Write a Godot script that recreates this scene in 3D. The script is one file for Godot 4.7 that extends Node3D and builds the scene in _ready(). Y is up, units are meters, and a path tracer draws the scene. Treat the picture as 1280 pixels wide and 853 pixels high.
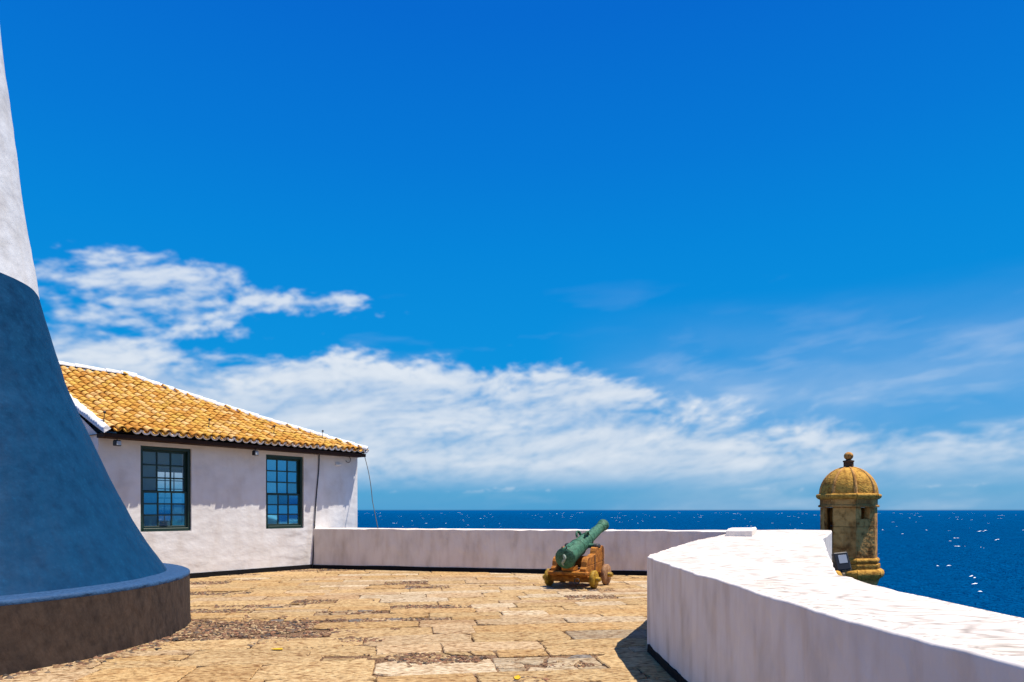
extends Node3D

# ---------------------------------------------------------------- mesh collector
class MB:
	var v := PackedVector3Array()
	var n := PackedVector3Array()
	var c := PackedColorArray()
	var uv := PackedVector2Array()
	var col := Color(1, 1, 1)
	var xf := Transform3D()

	func tri(p0: Vector3, p1: Vector3, p2: Vector3, n0: Vector3, n1: Vector3, n2: Vector3) -> void:
		var fn := (p1 - p0).cross(p2 - p0)
		if (fn.dot(n0 + n1 + n2) > 0.0) == (xf.basis.determinant() > 0.0):
			var tp := p1; p1 = p2; p2 = tp
			var tn := n1; n1 = n2; n2 = tn
		v.append(xf * p0); v.append(xf * p1); v.append(xf * p2)
		n.append((xf.basis * n0).normalized()); n.append((xf.basis * n1).normalized()); n.append((xf.basis * n2).normalized())
		c.append(col); c.append(col); c.append(col)

	func quad(a: Vector3, b: Vector3, d: Vector3, e: Vector3, nn: Vector3) -> void:
		tri(a, b, d, nn, nn, nn)
		tri(a, d, e, nn, nn, nn)

	func quadn(a: Vector3, b: Vector3, d: Vector3, e: Vector3, na: Vector3, nb: Vector3, nd: Vector3, ne: Vector3) -> void:
		tri(a, b, d, na, nb, nd)
		tri(a, d, e, na, nd, ne)

	# bevelled box
	func box(lo: Vector3, hi: Vector3, bev := 0.004) -> void:
		var cen := (lo + hi) * 0.5
		var h := (hi - lo) * 0.5
		bev = minf(bev, minf(h.x, minf(h.y, h.z)) * 0.8)
		for ax in 3:
			for s in [-1.0, 1.0]:
				var u := (ax + 1) % 3
				var w := (ax + 2) % 3
				var nn := Vector3.ZERO
				nn[ax] = s
				var q := []
				for k in [[-1, -1], [1, -1], [1, 1], [-1, 1]]:
					var p := cen
					p[ax] += s * h[ax]
					p[u] += k[0] * (h[u] - bev)
					p[w] += k[1] * (h[w] - bev)
					q.append(p)
				quad(q[0], q[1], q[2], q[3], nn)
		for ax in 3:
			var u := (ax + 1) % 3
			var w := (ax + 2) % 3
			for su in [-1.0, 1.0]:
				for sw in [-1.0, 1.0]:
					var nu := Vector3.ZERO; nu[u] = su
					var nw := Vector3.ZERO; nw[w] = sw
					var p0 := cen; var p1 := cen
					p0[u] += su * h[u]; p0[w] += sw * (h[w] - bev)
					p1[u] += su * (h[u] - bev); p1[w] += sw * h[w]
					var e := Vector3.ZERO; e[ax] = h[ax] - bev
					var m := (nu + nw).normalized()
					quad(p0 - e, p0 + e, p1 + e, p1 - e, m)
		for sx in [-1.0, 1.0]:
			for sy in [-1.0, 1.0]:
				for sz in [-1.0, 1.0]:
					var p := Vector3(sx * h.x, sy * h.y, sz * h.z)
					var m := Vector3(sx, sy, sz).normalized()
					tri(cen + p - Vector3(0, sy, sz) * bev, cen + p - Vector3(sx, 0, sz) * bev, cen + p - Vector3(sx, sy, 0) * bev, m, m, m)

	# outline in (x, z) raised from y0 to y1 with a rounded upper edge
	func prism(poly: PackedVector2Array, y0: float, y1: float, bev := 0.0, seg := 1, smooth := false, bottom := false, lump := 0.0, noise: FastNoiseLite = null, cap_to: MB = null) -> void:
		var m := poly.size()
		var area := 0.0
		for i in m:
			var a := poly[i]; var b := poly[(i + 1) % m]
			area += a.x * b.y - b.x * a.y
		var sg := 1.0 if area > 0.0 else -1.0
		var en := []
		for i in m:
			var d := (poly[(i + 1) % m] - poly[i]).normalized()
			en.append(Vector2(d.y, -d.x) * sg)
		var vn := []
		var mit := []
		for i in m:
			var a: Vector2 = en[(i + m - 1) % m]
			var b: Vector2 = en[i]
			var s := (a + b)
			s = s.normalized() if s.length() > 0.01 else b
			vn.append(s)
			mit.append(s / maxf(0.35, s.dot(b)))
		var rings := []
		var ny := []
		var base := PackedVector3Array()
		for i in m:
			base.append(Vector3(poly[i].x, y0, poly[i].y))
		rings.append(base)
		ny.append(0.0)
		for j in range(0, seg + 1):
			if bev <= 0.0 and j > 0:
				break
			var ph := PI * 0.5 * j / seg
			var r := PackedVector3Array()
			for i in m:
				var mm: Vector2 = mit[i]
				var q: Vector2 = poly[i] - mm * bev * (1.0 - cos(ph))
				var yy := y1 - bev + bev * sin(ph)
				if lump > 0.0:
					yy += lump * noise.get_noise_2d(q.x, q.y)
				r.append(Vector3(q.x, yy, q.y))
			rings.append(r)
			ny.append(sin(ph) if bev > 0.0 else 0.0)
		for j in rings.size() - 1:
			var lo: PackedVector3Array = rings[j]
			var hi: PackedVector3Array = rings[j + 1]
			for i in m:
				var k := (i + 1) % m
				var e0: Vector2 = vn[i] if smooth else en[i]
				var e1: Vector2 = vn[k] if smooth else en[i]
				var yl: float = ny[j]
				var yh: float = ny[j + 1]
				if seg == 1 and bev > 0.0 and j == 1:
					yl = 0.7; yh = 0.7
				var cl := sqrt(maxf(0.0, 1.0 - yl * yl)); var ch := sqrt(maxf(0.0, 1.0 - yh * yh))
				quadn(lo[i], lo[k], hi[k], hi[i], Vector3(e0.x * cl, yl, e0.y * cl), Vector3(e1.x * cl, yl, e1.y * cl), Vector3(e1.x * ch, yh, e1.y * ch), Vector3(e0.x * ch, yh, e0.y * ch))
		var top: PackedVector3Array = rings[rings.size() - 1]
		var flat := PackedVector2Array()
		for p in top:
			flat.append(Vector2(p.x, p.z))
		var ix := Geometry2D.triangulate_polygon(flat)
		for t in range(0, ix.size(), 3):
			(cap_to if cap_to else self).tri(top[ix[t]], top[ix[t + 1]], top[ix[t + 2]], Vector3.UP, Vector3.UP, Vector3.UP)
			if bottom:
				var b0 := base[ix[t]]; var b1 := base[ix[t + 1]]; var b2 := base[ix[t + 2]]
				tri(b0, b1, b2, Vector3.DOWN, Vector3.DOWN, Vector3.DOWN)

	# (radius, height) pairs turned about y
	func lathe(prof: Array, seg: int, a0 := 0.0, a1 := TAU, flat := false, crease := 0.6) -> void:
		var m := prof.size()
		var pn := []
		for i in m - 1:
			var d: Vector2 = prof[i + 1] - prof[i]
			pn.append(Vector2(d.y, -d.x).normalized())
		for i in m - 1:
			var here: Vector2 = pn[i]
			var lo := here
			var hi := here
			if i > 0 and here.dot(pn[i - 1]) > crease:
				lo = (here + pn[i - 1]).normalized()
			if i < m - 2 and here.dot(pn[i + 1]) > crease:
				hi = (here + pn[i + 1]).normalized()
			for k in seg:
				var t0 := a0 + (a1 - a0) * k / seg
				var t1 := a0 + (a1 - a0) * (k + 1) / seg
				var d0 := Vector3(sin(t0), 0, cos(t0))
				var d1 := Vector3(sin(t1), 0, cos(t1))
				var m0 := d0; var m1 := d1
				if flat:
					m0 = (d0 + d1).normalized(); m1 = m0
				var q0: Vector2 = prof[i]
				var q1: Vector2 = prof[i + 1]
				quadn(d0 * q0.x + Vector3.UP * q0.y, d1 * q0.x + Vector3.UP * q0.y, d1 * q1.x + Vector3.UP * q1.y, d0 * q1.x + Vector3.UP * q1.y, m0 * lo.x + Vector3.UP * lo.y, m1 * lo.x + Vector3.UP * lo.y, m1 * hi.x + Vector3.UP * hi.y, m0 * hi.x + Vector3.UP * hi.y)

	func tube(pts: Array, rad, seg := 8) -> void:
		var rings := []
		var side := Vector3.ZERO
		for i in pts.size():
			var a: Vector3 = pts[maxi(0, i - 1)]
			var b: Vector3 = pts[mini(pts.size() - 1, i + 1)]
			var d := (b - a).normalized()
			if side == Vector3.ZERO:
				side = d.cross(Vector3.UP if absf(d.y) < 0.9 else Vector3.RIGHT).normalized()
			side = (side - d * side.dot(d)).normalized()
			var up := d.cross(side)
			var r := []
			var rr: float = rad[i] if rad is Array else rad
			for k in seg:
				var t := TAU * k / seg
				r.append([pts[i] + (side * cos(t) + up * sin(t)) * rr, side * cos(t) + up * sin(t)])
			rings.append(r)
		for i in pts.size() - 1:
			for k in seg:
				var j := (k + 1) % seg
				var a: Array = rings[i]; var b: Array = rings[i + 1]
				quadn(a[k][0], a[j][0], b[j][0], b[k][0], a[k][1], a[j][1], b[j][1], b[k][1])
		for e in [0, pts.size() - 1]:
			var r: Array = rings[e]
			var nn: Vector3 = (pts[0] - pts[1]).normalized() if e == 0 else (pts[e] - pts[e - 1]).normalized()
			for k in seg:
				tri(pts[e], r[k][0], r[(k + 1) % seg][0], nn, nn, nn)

	func mesh(m: Material) -> ArrayMesh:
		var arr := []
		arr.resize(Mesh.ARRAY_MAX)
		arr[Mesh.ARRAY_VERTEX] = v
		arr[Mesh.ARRAY_NORMAL] = n
		arr[Mesh.ARRAY_COLOR] = c
		var am := ArrayMesh.new()
		am.add_surface_from_arrays(Mesh.PRIMITIVE_TRIANGLES, arr)
		am.surface_set_material(0, m)
		return am


# ---------------------------------------------------------------- small helpers
var rng := RandomNumberGenerator.new()
var M := {}
const EYE := 1.62
const FOCAL := 853.0

func lin(r: float, g: float, b: float) -> Color:
	return Color(r, g, b).linear_to_srgb()

func put(called: String, mb: MB, m: Material, parent: Node = self) -> MeshInstance3D:
	return put_mesh(called, mb.mesh(m), parent)

func put_mesh(called: String, me: Mesh, parent: Node = self) -> MeshInstance3D:
	var o := MeshInstance3D.new()
	o.name = called
	o.mesh = me
	parent.add_child(o, true)
	return o

func base(called: String, at := Vector3.ZERO, turn := 0.0, parent: Node = self) -> Node3D:
	var o := Node3D.new()
	o.name = called
	parent.add_child(o, true)
	o.position = at
	o.rotation.y = turn
	return o

func tag(o: Node, label: String, category: String, group := "") -> void:
	o.set_meta("label", label)
	o.set_meta("category", category)
	if group:
		o.set_meta("group", group)

func noise_of(sd: int, freq: float, oct := 4, kind := FastNoiseLite.TYPE_SIMPLEX_SMOOTH) -> FastNoiseLite:
	var f := FastNoiseLite.new()
	f.seed = sd
	f.frequency = freq
	f.noise_type = kind
	f.fractal_octaves = oct
	f.fractal_type = FastNoiseLite.FRACTAL_FBM
	return f

# colours are linear (r, g, b) triples at their offsets
func ramp_tex(sd: int, freq: float, offs: Array, cols: Array, oct := 5, size := 512, kind := FastNoiseLite.TYPE_SIMPLEX_SMOOTH, warp := 0.0, ridged := false) -> NoiseTexture2D:
	var t := NoiseTexture2D.new()
	t.width = size
	t.height = size
	t.seamless = true
	t.seamless_blend_skirt = 0.25
	var f := noise_of(sd, freq, oct, kind)
	if ridged:
		f.fractal_type = FastNoiseLite.FRACTAL_RIDGED
	if warp > 0.0:
		f.domain_warp_enabled = true
		f.domain_warp_amplitude = warp
		f.domain_warp_frequency = freq * 0.8
	t.noise = f
	var g := Gradient.new()
	g.offsets = PackedFloat32Array(offs)
	var pc := PackedColorArray()
	for k in cols:
		pc.append(lin(k[0], k[1], k[2]))
	g.colors = pc
	t.color_ramp = g
	return t

func height_tex(sd: int, freq: float, oct := 5, size := 512, kind := FastNoiseLite.TYPE_SIMPLEX_SMOOTH) -> NoiseTexture2D:
	var t := NoiseTexture2D.new()
	t.width = size
	t.height = size
	t.seamless = true
	t.noise = noise_of(sd, freq, oct, kind)
	return t

# a matt surface: tint times a patterned texture, times a coarser one, with relief
func surf(tint: Color, rough: float, tex: Texture2D = null, sc := Vector3.ONE, tex2: Texture2D = null, sc2 := Vector3.ONE, bump: Texture2D = null, bump_cm := 1.0, spec := 0.3, world := true) -> StandardMaterial3D:
	var m := StandardMaterial3D.new()
	m.albedo_color = tint
	m.roughness = rough
	m.metallic_specular = spec
	m.uv1_triplanar = true
	m.uv1_world_triplanar = world
	m.uv1_scale = sc
	m.uv2_triplanar = true
	m.uv2_world_triplanar = world
	m.uv2_scale = sc2
	if tex:
		m.albedo_texture = tex
	if tex2:
		m.detail_enabled = true
		m.detail_albedo = tex2
		m.detail_uv_layer = BaseMaterial3D.DETAIL_UV_2
		m.detail_blend_mode = BaseMaterial3D.BLEND_MODE_MUL
	if bump:
		m.heightmap_enabled = true
		m.heightmap_texture = bump
		m.heightmap_scale = bump_cm
	return m

func tinted(m: StandardMaterial3D) -> StandardMaterial3D:
	m.vertex_color_use_as_albedo = true
	return m

func resample(pts: Array, step: float, closed := true) -> PackedVector2Array:
	var out := PackedVector2Array()
	var m := pts.size()
	for i in (m if closed else m - 1):
		var a: Vector2 = pts[i]
		var b: Vector2 = pts[(i + 1) % m]
		var k := maxi(1, int(round(a.distance_to(b) / step)))
		for j in k:
			out.append(a.lerp(b, float(j) / k))
	return out

func wobble(poly: PackedVector2Array, amp: float, freq: float, sd: int) -> PackedVector2Array:
	var f := noise_of(sd, freq, 3)
	var out := PackedVector2Array()
	for p in poly:
		out.append(p + Vector2(f.get_noise_2d(p.x, p.y), f.get_noise_2d(p.x + 50.0, p.y - 70.0)) * amp)
	return out


# ---------------------------------------------------------------- sky
var n_big: FastNoiseLite
var n_mid: FastNoiseLite
var n_fine: FastNoiseLite
var n_warp: FastNoiseLite
const TOPS := [[-180.0, 10.0], [-110.0, 12.0], [-60.0, 13.5], [-34.0, 13.4], [-21.7, 12.3], [-14.5, 12.9], [-8.0, 12.0], [0.0, 12.0], [4.0, 12.6], [10.0, 11.0], [13.8, 9.2], [20.0, 7.8], [26.0, 7.2], [35.0, 6.6], [50.0, 6.0], [90.0, 7.5], [140.0, 9.0], [180.0, 10.0]]
# clear-sky colours by height above the horizon, linear
const CLEAR := [[0.0, 0.055, 0.33, 0.63], [1.2, 0.065, 0.355, 0.64], [3.0, 0.075, 0.37, 0.69], [7.0, 0.02, 0.325, 0.73], [12.0, 0.004, 0.29, 0.73], [21.0, 0.002, 0.235, 0.70], [27.0, 0.002, 0.19, 0.67], [36.0, 0.002, 0.142, 0.62], [60.0, 0.004, 0.125, 0.56], [90.0, 0.004, 0.115, 0.53]]

func along(table: Array, x: float) -> float:
	for i in table.size() - 1:
		if x <= table[i + 1][0]:
			return lerpf(table[i][1], table[i + 1][1], smoothstep(table[i][0], table[i + 1][0], x))
	return table[table.size() - 1][1]

func puff(az: float, el: float, ca: float, ce: float, ra: float, re: float) -> float:
	var dx := (az - ca) / ra
	var dy := (el - ce) / re
	return maxf(0.0, 1.0 - dx * dx - dy * dy)

func sky_color(az: float, el: float) -> Color:
	var c := Vector3.ZERO
	if el < 0.0:
		return Color(0.02, 0.10, 0.26)
	for i in CLEAR.size() - 1:
		if el <= CLEAR[i + 1][0] or i == CLEAR.size() - 2:
			var t := clampf((el - CLEAR[i][0]) / (CLEAR[i + 1][0] - CLEAR[i][0]), 0.0, 1.0)
			c = Vector3(CLEAR[i][1], CLEAR[i][2], CLEAR[i][3]).lerp(Vector3(CLEAR[i + 1][1], CLEAR[i + 1][2], CLEAR[i + 1][3]), t)
			break
	if el > 34.0:
		# a few faint wisps high up, outside the picture as within it
		return Color(c.x, c.y, c.z)
	# noise looked up on a circle round the viewer, so that it closes behind
	var ar := deg_to_rad(az)
	var R := 57.3
	var x := sin(ar) * R
	var z := cos(ar) * R
	var wx := n_warp.get_noise_3d(x, el * 2.0, z) * 2.6
	var wy := n_warp.get_noise_3d(x + 31.0, el * 2.0 - 17.0, z) * 1.5
	var y := el + wy
	var big := n_big.get_noise_3d(x * 0.55 + wx, y * 2.1, z * 0.55)
	# streaks rise gently to the right
	var sy := (el - az * 0.10) * 3.3 + wy * 1.4
	var mid := n_mid.get_noise_3d(x * 0.7 + wx, sy, z * 0.7 + wx)
	var fine := n_fine.get_noise_3d(x * 1.1 + wx, (el - az * 0.16) * 2.6 + wy, z * 1.1)
	var top := along(TOPS, az)
	var depth := top - el                     # degrees below the upper edge
	var d := 0.0
	# the main bank
	var body := clampf(depth / 1.5, -1.5, 1.0) * 0.80 + clampf((depth - 1.5) / 3.0, 0.0, 1.0) * 0.25
	var calm := 1.0 - 0.5 * clampf((depth - 0.8) / 3.0, 0.0, 1.0)
	var fadelow := smoothstep(1.2, 3.9, el)
	var field := body + (big * 0.70 + mid * 0.75 + fine * 0.55) * calm
	var thin := 1.0 - 0.25 * smoothstep(14.0, 30.0, absf(az - 2.0)) * (1.0 if az > 0.0 else 0.0)
	d = smoothstep(-0.02, 1.10, field) * (0.06 + 0.94 * fadelow) * 0.90 * thin
	d *= clampf(0.92 + 0.4 * mid * calm, 0.5, 1.08)
	# separate puffs above the bank at the left
	var p := puff(az, el, -27.5, 16.6, 9.0, 2.3) * 1.2 + puff(az, el, -18.4, 16.2, 4.0, 1.25) * 1.0 + puff(az, el, -13.7, 16.3, 2.6, 1.15) + puff(az, el, -11.1, 15.9, 0.9, 0.45) * 0.8 + puff(az, el, -8.6, 16.1, 0.9, 0.4) * 0.75
	p += puff(az, el, -29.0, 14.2, 11.0, 1.9) * 0.8
	p += puff(az, el, -62.0, 17.0, 13.0, 2.6) + puff(az, el, 118.0, 16.0, 12.0, 2.2) + puff(az, el, 170.0, 20.0, 14.0, 2.6)
	d = maxf(d, smoothstep(0.05, 1.35, p + (mid * 1.05 + fine * 0.7 + big * 0.3) * (1.0 if p > 0.0 else 0.0)) * 0.82 * minf(1.0, p * 4.0))
	# thin veils
	var veil := smoothstep(17.0, 10.0, el) * smoothstep(2.0, 18.0, az) * (0.17 + 0.30 * maxf(0.0, mid) + 0.15 * big)
	veil = maxf(veil, smoothstep(20.0, 13.0, el) * maxf(0.0, mid * 0.12 + big * 0.10 - 0.03))
	d = maxf(d, veil + d * 0.6)
	# the low line of small cumulus over the sea
	var low := smoothstep(0.55, 0.0, absf(el - 1.75 - 0.25 * big)) * smoothstep(-0.15, 0.55, mid + fine * 0.6)
	d = maxf(d, low * 0.40)
	d = clampf(d, 0.0, 0.92)
	var lit := clampf(0.5 + 0.5 * mid + 0.35 * fine + 0.25 * clampf(1.0 - depth / 3.0, 0.0, 1.0), 0.0, 1.0)
	var cloud := Vector3(0.56, 0.66, 0.79).lerp(Vector3(0.80, 0.85, 0.91), lit)
	c = c.lerp(cloud, d)
	return Color(c.x, c.y, c.z)

func build_sky() -> Image:
	n_big = noise_of(11, 0.085, 3)
	n_mid = noise_of(23, 0.14, 5)
	n_fine = noise_of(37, 0.5, 4)
	n_warp = noise_of(5, 0.06, 3)
	var W := 4096
	var H := 2048
	var sw := 768
	var sh := 384
	var low := Image.create(sw, sh, false, Image.FORMAT_RGBF)
	for j in sh:
		var el := 90.0 - (j + 0.5) / sh * 180.0
		for i in sw:
			var az := wrapf((i + 0.5) / sw * 360.0, -180.0, 180.0)   # the picture's edge lies towards -z
			low.set_pixel(i, j, sky_color(az, el))
	low.resize(W, H, Image.INTERPOLATE_BILINEAR)
	# the part that the camera looks at, at full resolution; the same formula
	var i0 := -int(44.0 / 360.0 * W)
	var i1 := int(44.0 / 360.0 * W)
	var j0 := int((90.0 - 36.0) / 180.0 * H)
	var j1 := int((90.0 + 0.6) / 180.0 * H)
	for j in range(j0, j1):
		var el := 90.0 - (j + 0.5) / H * 180.0
		for i in range(i0, i1):
			low.set_pixel(posmod(i, W), j, sky_color((i + 0.5) / W * 360.0, el))
	return low


# ---------------------------------------------------------------- materials
func materials() -> void:
	var plaster_b := height_tex(101, 0.012, 6)
	var fine_b := height_tex(102, 0.05, 5)
	var smudge := ramp_tex(103, 0.006, [0.0, 0.35, 0.55, 1.0], [[0.78, 0.76, 0.73], [0.95, 0.94, 0.935], [1, 1, 1], [1, 1, 1]], 7)
	var streak := ramp_tex(104, 0.01, [0.0, 0.3, 0.5, 1.0], [[0.86, 0.81, 0.76], [0.96, 0.945, 0.93], [1, 1, 1], [1, 1, 1]], 6)
	var limewash := ramp_tex(105, 0.009, [0.0, 0.48, 0.66, 0.80, 1.0], [[1, 1, 1], [0.92, 0.915, 0.91], [0.64, 0.635, 0.63], [0.47, 0.465, 0.46], [0.30, 0.29, 0.28]], 7, 1024, FastNoiseLite.TYPE_SIMPLEX_SMOOTH, 30.0, true)
	M.white_top = surf(lin(0.82, 0.735, 0.65), 0.9, limewash, Vector3(0.26, 0.30, 0.85), smudge, Vector3(0.4, 0.4, 0.4), plaster_b, 2.0)
	M.white = surf(lin(0.82, 0.745, 0.665), 0.88, smudge, Vector3(0.55, 0.3, 0.55), streak, Vector3(0.8, 0.14, 0.8), plaster_b, 1.6)
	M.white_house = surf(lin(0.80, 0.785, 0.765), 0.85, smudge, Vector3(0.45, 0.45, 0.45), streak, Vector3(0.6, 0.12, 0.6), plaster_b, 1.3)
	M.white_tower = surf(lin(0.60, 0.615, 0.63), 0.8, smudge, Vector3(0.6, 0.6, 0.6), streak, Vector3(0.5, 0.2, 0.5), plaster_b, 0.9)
	M.white_roof = surf(lin(0.80, 0.79, 0.77), 0.85, smudge, Vector3(1.5, 1.5, 1.5), null, Vector3.ONE, plaster_b, 1.5)
	M.black_skirt = surf(lin(0.012, 0.012, 0.013), 0.8, null, Vector3.ONE, null, Vector3.ONE, plaster_b, 1.0, 0.2)
	var blue_t := ramp_tex(111, 0.012, [0.0, 0.35, 0.55, 0.75, 1.0], [[0.42, 0.48, 0.55], [0.72, 0.78, 0.82], [0.88, 0.90, 0.93], [1, 1, 1], [1, 1, 1]], 7, 1024, FastNoiseLite.TYPE_SIMPLEX_SMOOTH, 12.0)
	var blue_w := ramp_tex(112, 0.02, [0.0, 0.3, 0.70, 0.84, 1.0], [[0.5, 0.52, 0.56], [0.70, 0.72, 0.75], [0.74, 0.76, 0.78], [1.0, 1.0, 1.0], [1, 1, 1]], 7)
	M.blue = surf(lin(0.006, 0.062, 0.145), 0.6, blue_t, Vector3(0.28, 0.28, 0.28), blue_w, Vector3(1.3, 1.3, 1.3), plaster_b, 3.0, 0.18)
	M.blue_rim = surf(lin(0.035, 0.105, 0.225), 0.7, blue_t, Vector3(1.2, 1.2, 1.2), blue_w, Vector3(2.3, 2.3, 2.3), plaster_b, 2.0, 0.35)
	var pl_t := ramp_tex(113, 0.008, [0.0, 0.3, 0.5, 0.7, 1.0], [[0.45, 0.45, 0.5], [0.75, 0.73, 0.72], [0.9, 0.87, 0.84], [1, 0.95, 0.9], [1, 1, 1]], 6, 512, FastNoiseLite.TYPE_SIMPLEX_SMOOTH, 20.0)
	M.plinth = surf(lin(0.066, 0.049, 0.040), 0.75, pl_t, Vector3(0.9, 0.35, 0.9), pl_t, Vector3(2.9, 1.1, 2.9), plaster_b, 2.0)
	# paving
	var stone_t := ramp_tex(121, 0.02, [0.0, 0.28, 0.5, 0.72, 1.0], [[0.14, 0.10, 0.08], [0.60, 0.52, 0.44], [0.90, 0.86, 0.81], [1, 1, 1], [1, 0.96, 0.9]], 8, 1024)
	var stone_w := ramp_tex(122, 0.012, [0.0, 0.3, 0.45, 1.0], [[0.42, 0.35, 0.31], [0.80, 0.75, 0.70], [1, 1, 1], [1, 1, 1]], 6)
	var stone_b := height_tex(123, 0.03, 7, 1024)
	var crack_t := ramp_tex(124, 0.006, [0.0, 0.50, 0.76, 0.87, 1.0], [[1, 1, 1], [1, 0.98, 0.96], [0.88, 0.80, 0.74], [0.50, 0.39, 0.32], [0.16, 0.12, 0.10]], 6, 1024, FastNoiseLite.TYPE_SIMPLEX_SMOOTH, 25.0, true)
	M.slab = tinted(surf(Color.WHITE, 0.9, stone_t, Vector3(0.42, 0.6, 1.0), crack_t, Vector3(0.22, 0.3, 0.55), stone_b, 2.4))
	M.dirt = surf(lin(0.36, 0.225, 0.13), 0.95, stone_t, Vector3(1.1, 1.1, 1.1), stone_w, Vector3(0.3, 0.3, 0.3), stone_b, 4.0)
	M.rubble = tinted(surf(Color.WHITE, 0.92, stone_w, Vector3(2.3, 2.3, 2.3), null, Vector3.ONE, fine_b, 0.6))
	M.fort = surf(lin(0.24, 0.19, 0.13), 0.92, stone_t, Vector3(0.35, 0.35, 0.35), stone_w, Vector3(0.1, 0.1, 0.1), stone_b, 5.0)
	# sentry-box stone, warm with lichen and dark crust
	var sb_t := ramp_tex(131, 0.016, [0.0, 0.27, 0.42, 0.58, 0.75, 1.0], [[0.16, 0.12, 0.09], [0.50, 0.42, 0.34], [0.85, 0.80, 0.74], [1, 0.98, 0.95], [1, 1, 1], [1, 0.95, 0.78]], 6, 1024)
	var sb_w := ramp_tex(132, 0.009, [0.0, 0.3, 0.48, 1.0], [[0.14, 0.11, 0.10], [0.55, 0.48, 0.43], [0.95, 0.94, 0.92], [1, 1, 1]], 6)
	M.box_wall = tinted(surf(lin(0.72, 0.39, 0.12), 0.92, sb_t, Vector3(0.30, 0.22, 0.30), sb_w, Vector3(0.5, 0.25, 0.5), stone_b, 2.0))
	M.box_gold = tinted(surf(lin(0.66, 0.37, 0.07), 0.92, sb_t, Vector3(0.5, 0.5, 0.5), sb_w, Vector3(0.6, 0.6, 0.6), stone_b, 1.8))
	M.box_dark = surf(lin(0.115, 0.072, 0.045), 0.95, sb_t, Vector3(1.4, 1.4, 1.4), null, Vector3.ONE, stone_b, 3.0)
	# roof
	var tile_t := ramp_tex(141, 0.02, [0.0, 0.3, 0.5, 1.0], [[0.42, 0.33, 0.26], [0.80, 0.73, 0.66], [1, 1, 1], [1, 1, 1]], 7)
	M.tile = tinted(surf(Color.WHITE, 0.85, tile_t, Vector3(1.3, 1.3, 1.3), stone_w, Vector3(0.5, 0.5, 0.5), fine_b, 0.5))
	M.eave_wood = surf(lin(0.035, 0.018, 0.012), 0.8, null)
	M.roof_deck = surf(lin(0.05, 0.03, 0.02), 0.9, null)
	M.interior = surf(lin(0.30, 0.29, 0.27), 0.9, null)
	# window
	M.green_paint = surf(lin(0.006, 0.032, 0.024), 0.45, null, Vector3.ONE, null, Vector3.ONE, fine_b, 0.15, 0.5)
	for k in 3:
		var g := StandardMaterial3D.new()
		g.transparency = BaseMaterial3D.TRANSPARENCY_ALPHA
		g.albedo_color = Color([0.20, 0.30, 0.42][k], [0.62, 0.68, 0.74][k], [0.78, 0.84, 0.88][k], [0.45, 0.50, 0.12][k])  # blue of the reflected sky partly put into the pane colour
		g.metallic = [0.62, 0.75, 0.12][k]
		g.roughness = [0.08, 0.05, 0.05][k]
		g.metallic_specular = 0.7
		M["glass%d" % k] = g
	# metal, wood, bronze
	var pat_t := ramp_tex(151, 0.02, [0.0, 0.3, 0.5, 0.68, 1.0], [[0.10, 0.13, 0.10], [0.42, 0.50, 0.42], [0.78, 0.86, 0.8], [1, 1, 1], [1.0, 0.92, 0.75]], 7)
	M.bronze = surf(lin(0.07, 0.20, 0.125), 0.6, pat_t, Vector3(2.2, 2.2, 2.2), pat_t, Vector3(0.8, 0.8, 0.8), fine_b, 0.8, 0.4)
	M.bronze_sunlit = surf(lin(0.36, 0.42, 0.35), 0.6, pat_t, Vector3(5, 5, 5), null, Vector3.ONE, fine_b, 0.6, 0.5)  # sunlight on the breech handle put into the bronze colour
	M.bore = surf(lin(0.01, 0.012, 0.01), 0.9)
	var wood_t := ramp_tex(152, 0.012, [0.0, 0.35, 0.6, 1.0], [[0.42, 0.33, 0.25], [0.75, 0.68, 0.6], [1, 1, 1], [1, 1, 1]], 6)
	M.wood = surf(lin(0.52, 0.205, 0.022), 0.6, wood_t, Vector3(1.2, 6, 1.2), wood_t, Vector3(0.9, 0.9, 0.9), fine_b, 0.6, 0.4, false)
	M.wheel = surf(lin(0.48, 0.30, 0.02), 0.6, wood_t, Vector3(3, 3, 3), wood_t, Vector3(1.1, 1.1, 1.1), fine_b, 0.6, 0.4, false)
	M.wheel_pale = surf(lin(0.42, 0.25, 0.14), 0.7, wood_t, Vector3(3, 3, 3), wood_t, Vector3(1.3, 1.3, 1.3), fine_b, 0.6, 0.3, false)
	M.iron = surf(lin(0.03, 0.026, 0.024), 0.6, null, Vector3.ONE, null, Vector3.ONE, fine_b, 0.3, 0.5)
	M.black = surf(lin(0.012, 0.012, 0.013), 0.5, null, Vector3.ONE, null, Vector3.ONE, null, 1.0, 0.5)
	M.lamp_glass = surf(lin(0.36, 0.38, 0.40), 0.15, null, Vector3.ONE, null, Vector3.ONE, null, 1.0, 0.6)
	M.yellow_paint = surf(lin(0.62, 0.38, 0.02), 0.8, stone_w, Vector3(3, 3, 3))
	# sea
	var rip := height_tex(161, 0.02, 6, 1024)
	var ripple_shade_w := ramp_tex(162, 0.02, [0.0, 0.4, 0.6, 1.0], [[0.4, 0.50, 0.60], [0.80, 0.83, 0.87], [1, 1, 1], [1, 1, 1]], 7)  # streaked water tone, with the shading of ripples painted in
	M.sea = surf(lin(0.0001, 0.072, 0.21), 0.3, null, Vector3(0.035, 0.035, 0.05), ripple_shade_w, Vector3(0.022, 0.022, 0.085), rip, 110.0, 0.0)
	M.foam = surf(lin(0.78, 0.82, 0.84), 0.9, null)


# ---------------------------------------------------------------- sea
const SEA_Y := -16.0
var waves := []

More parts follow.
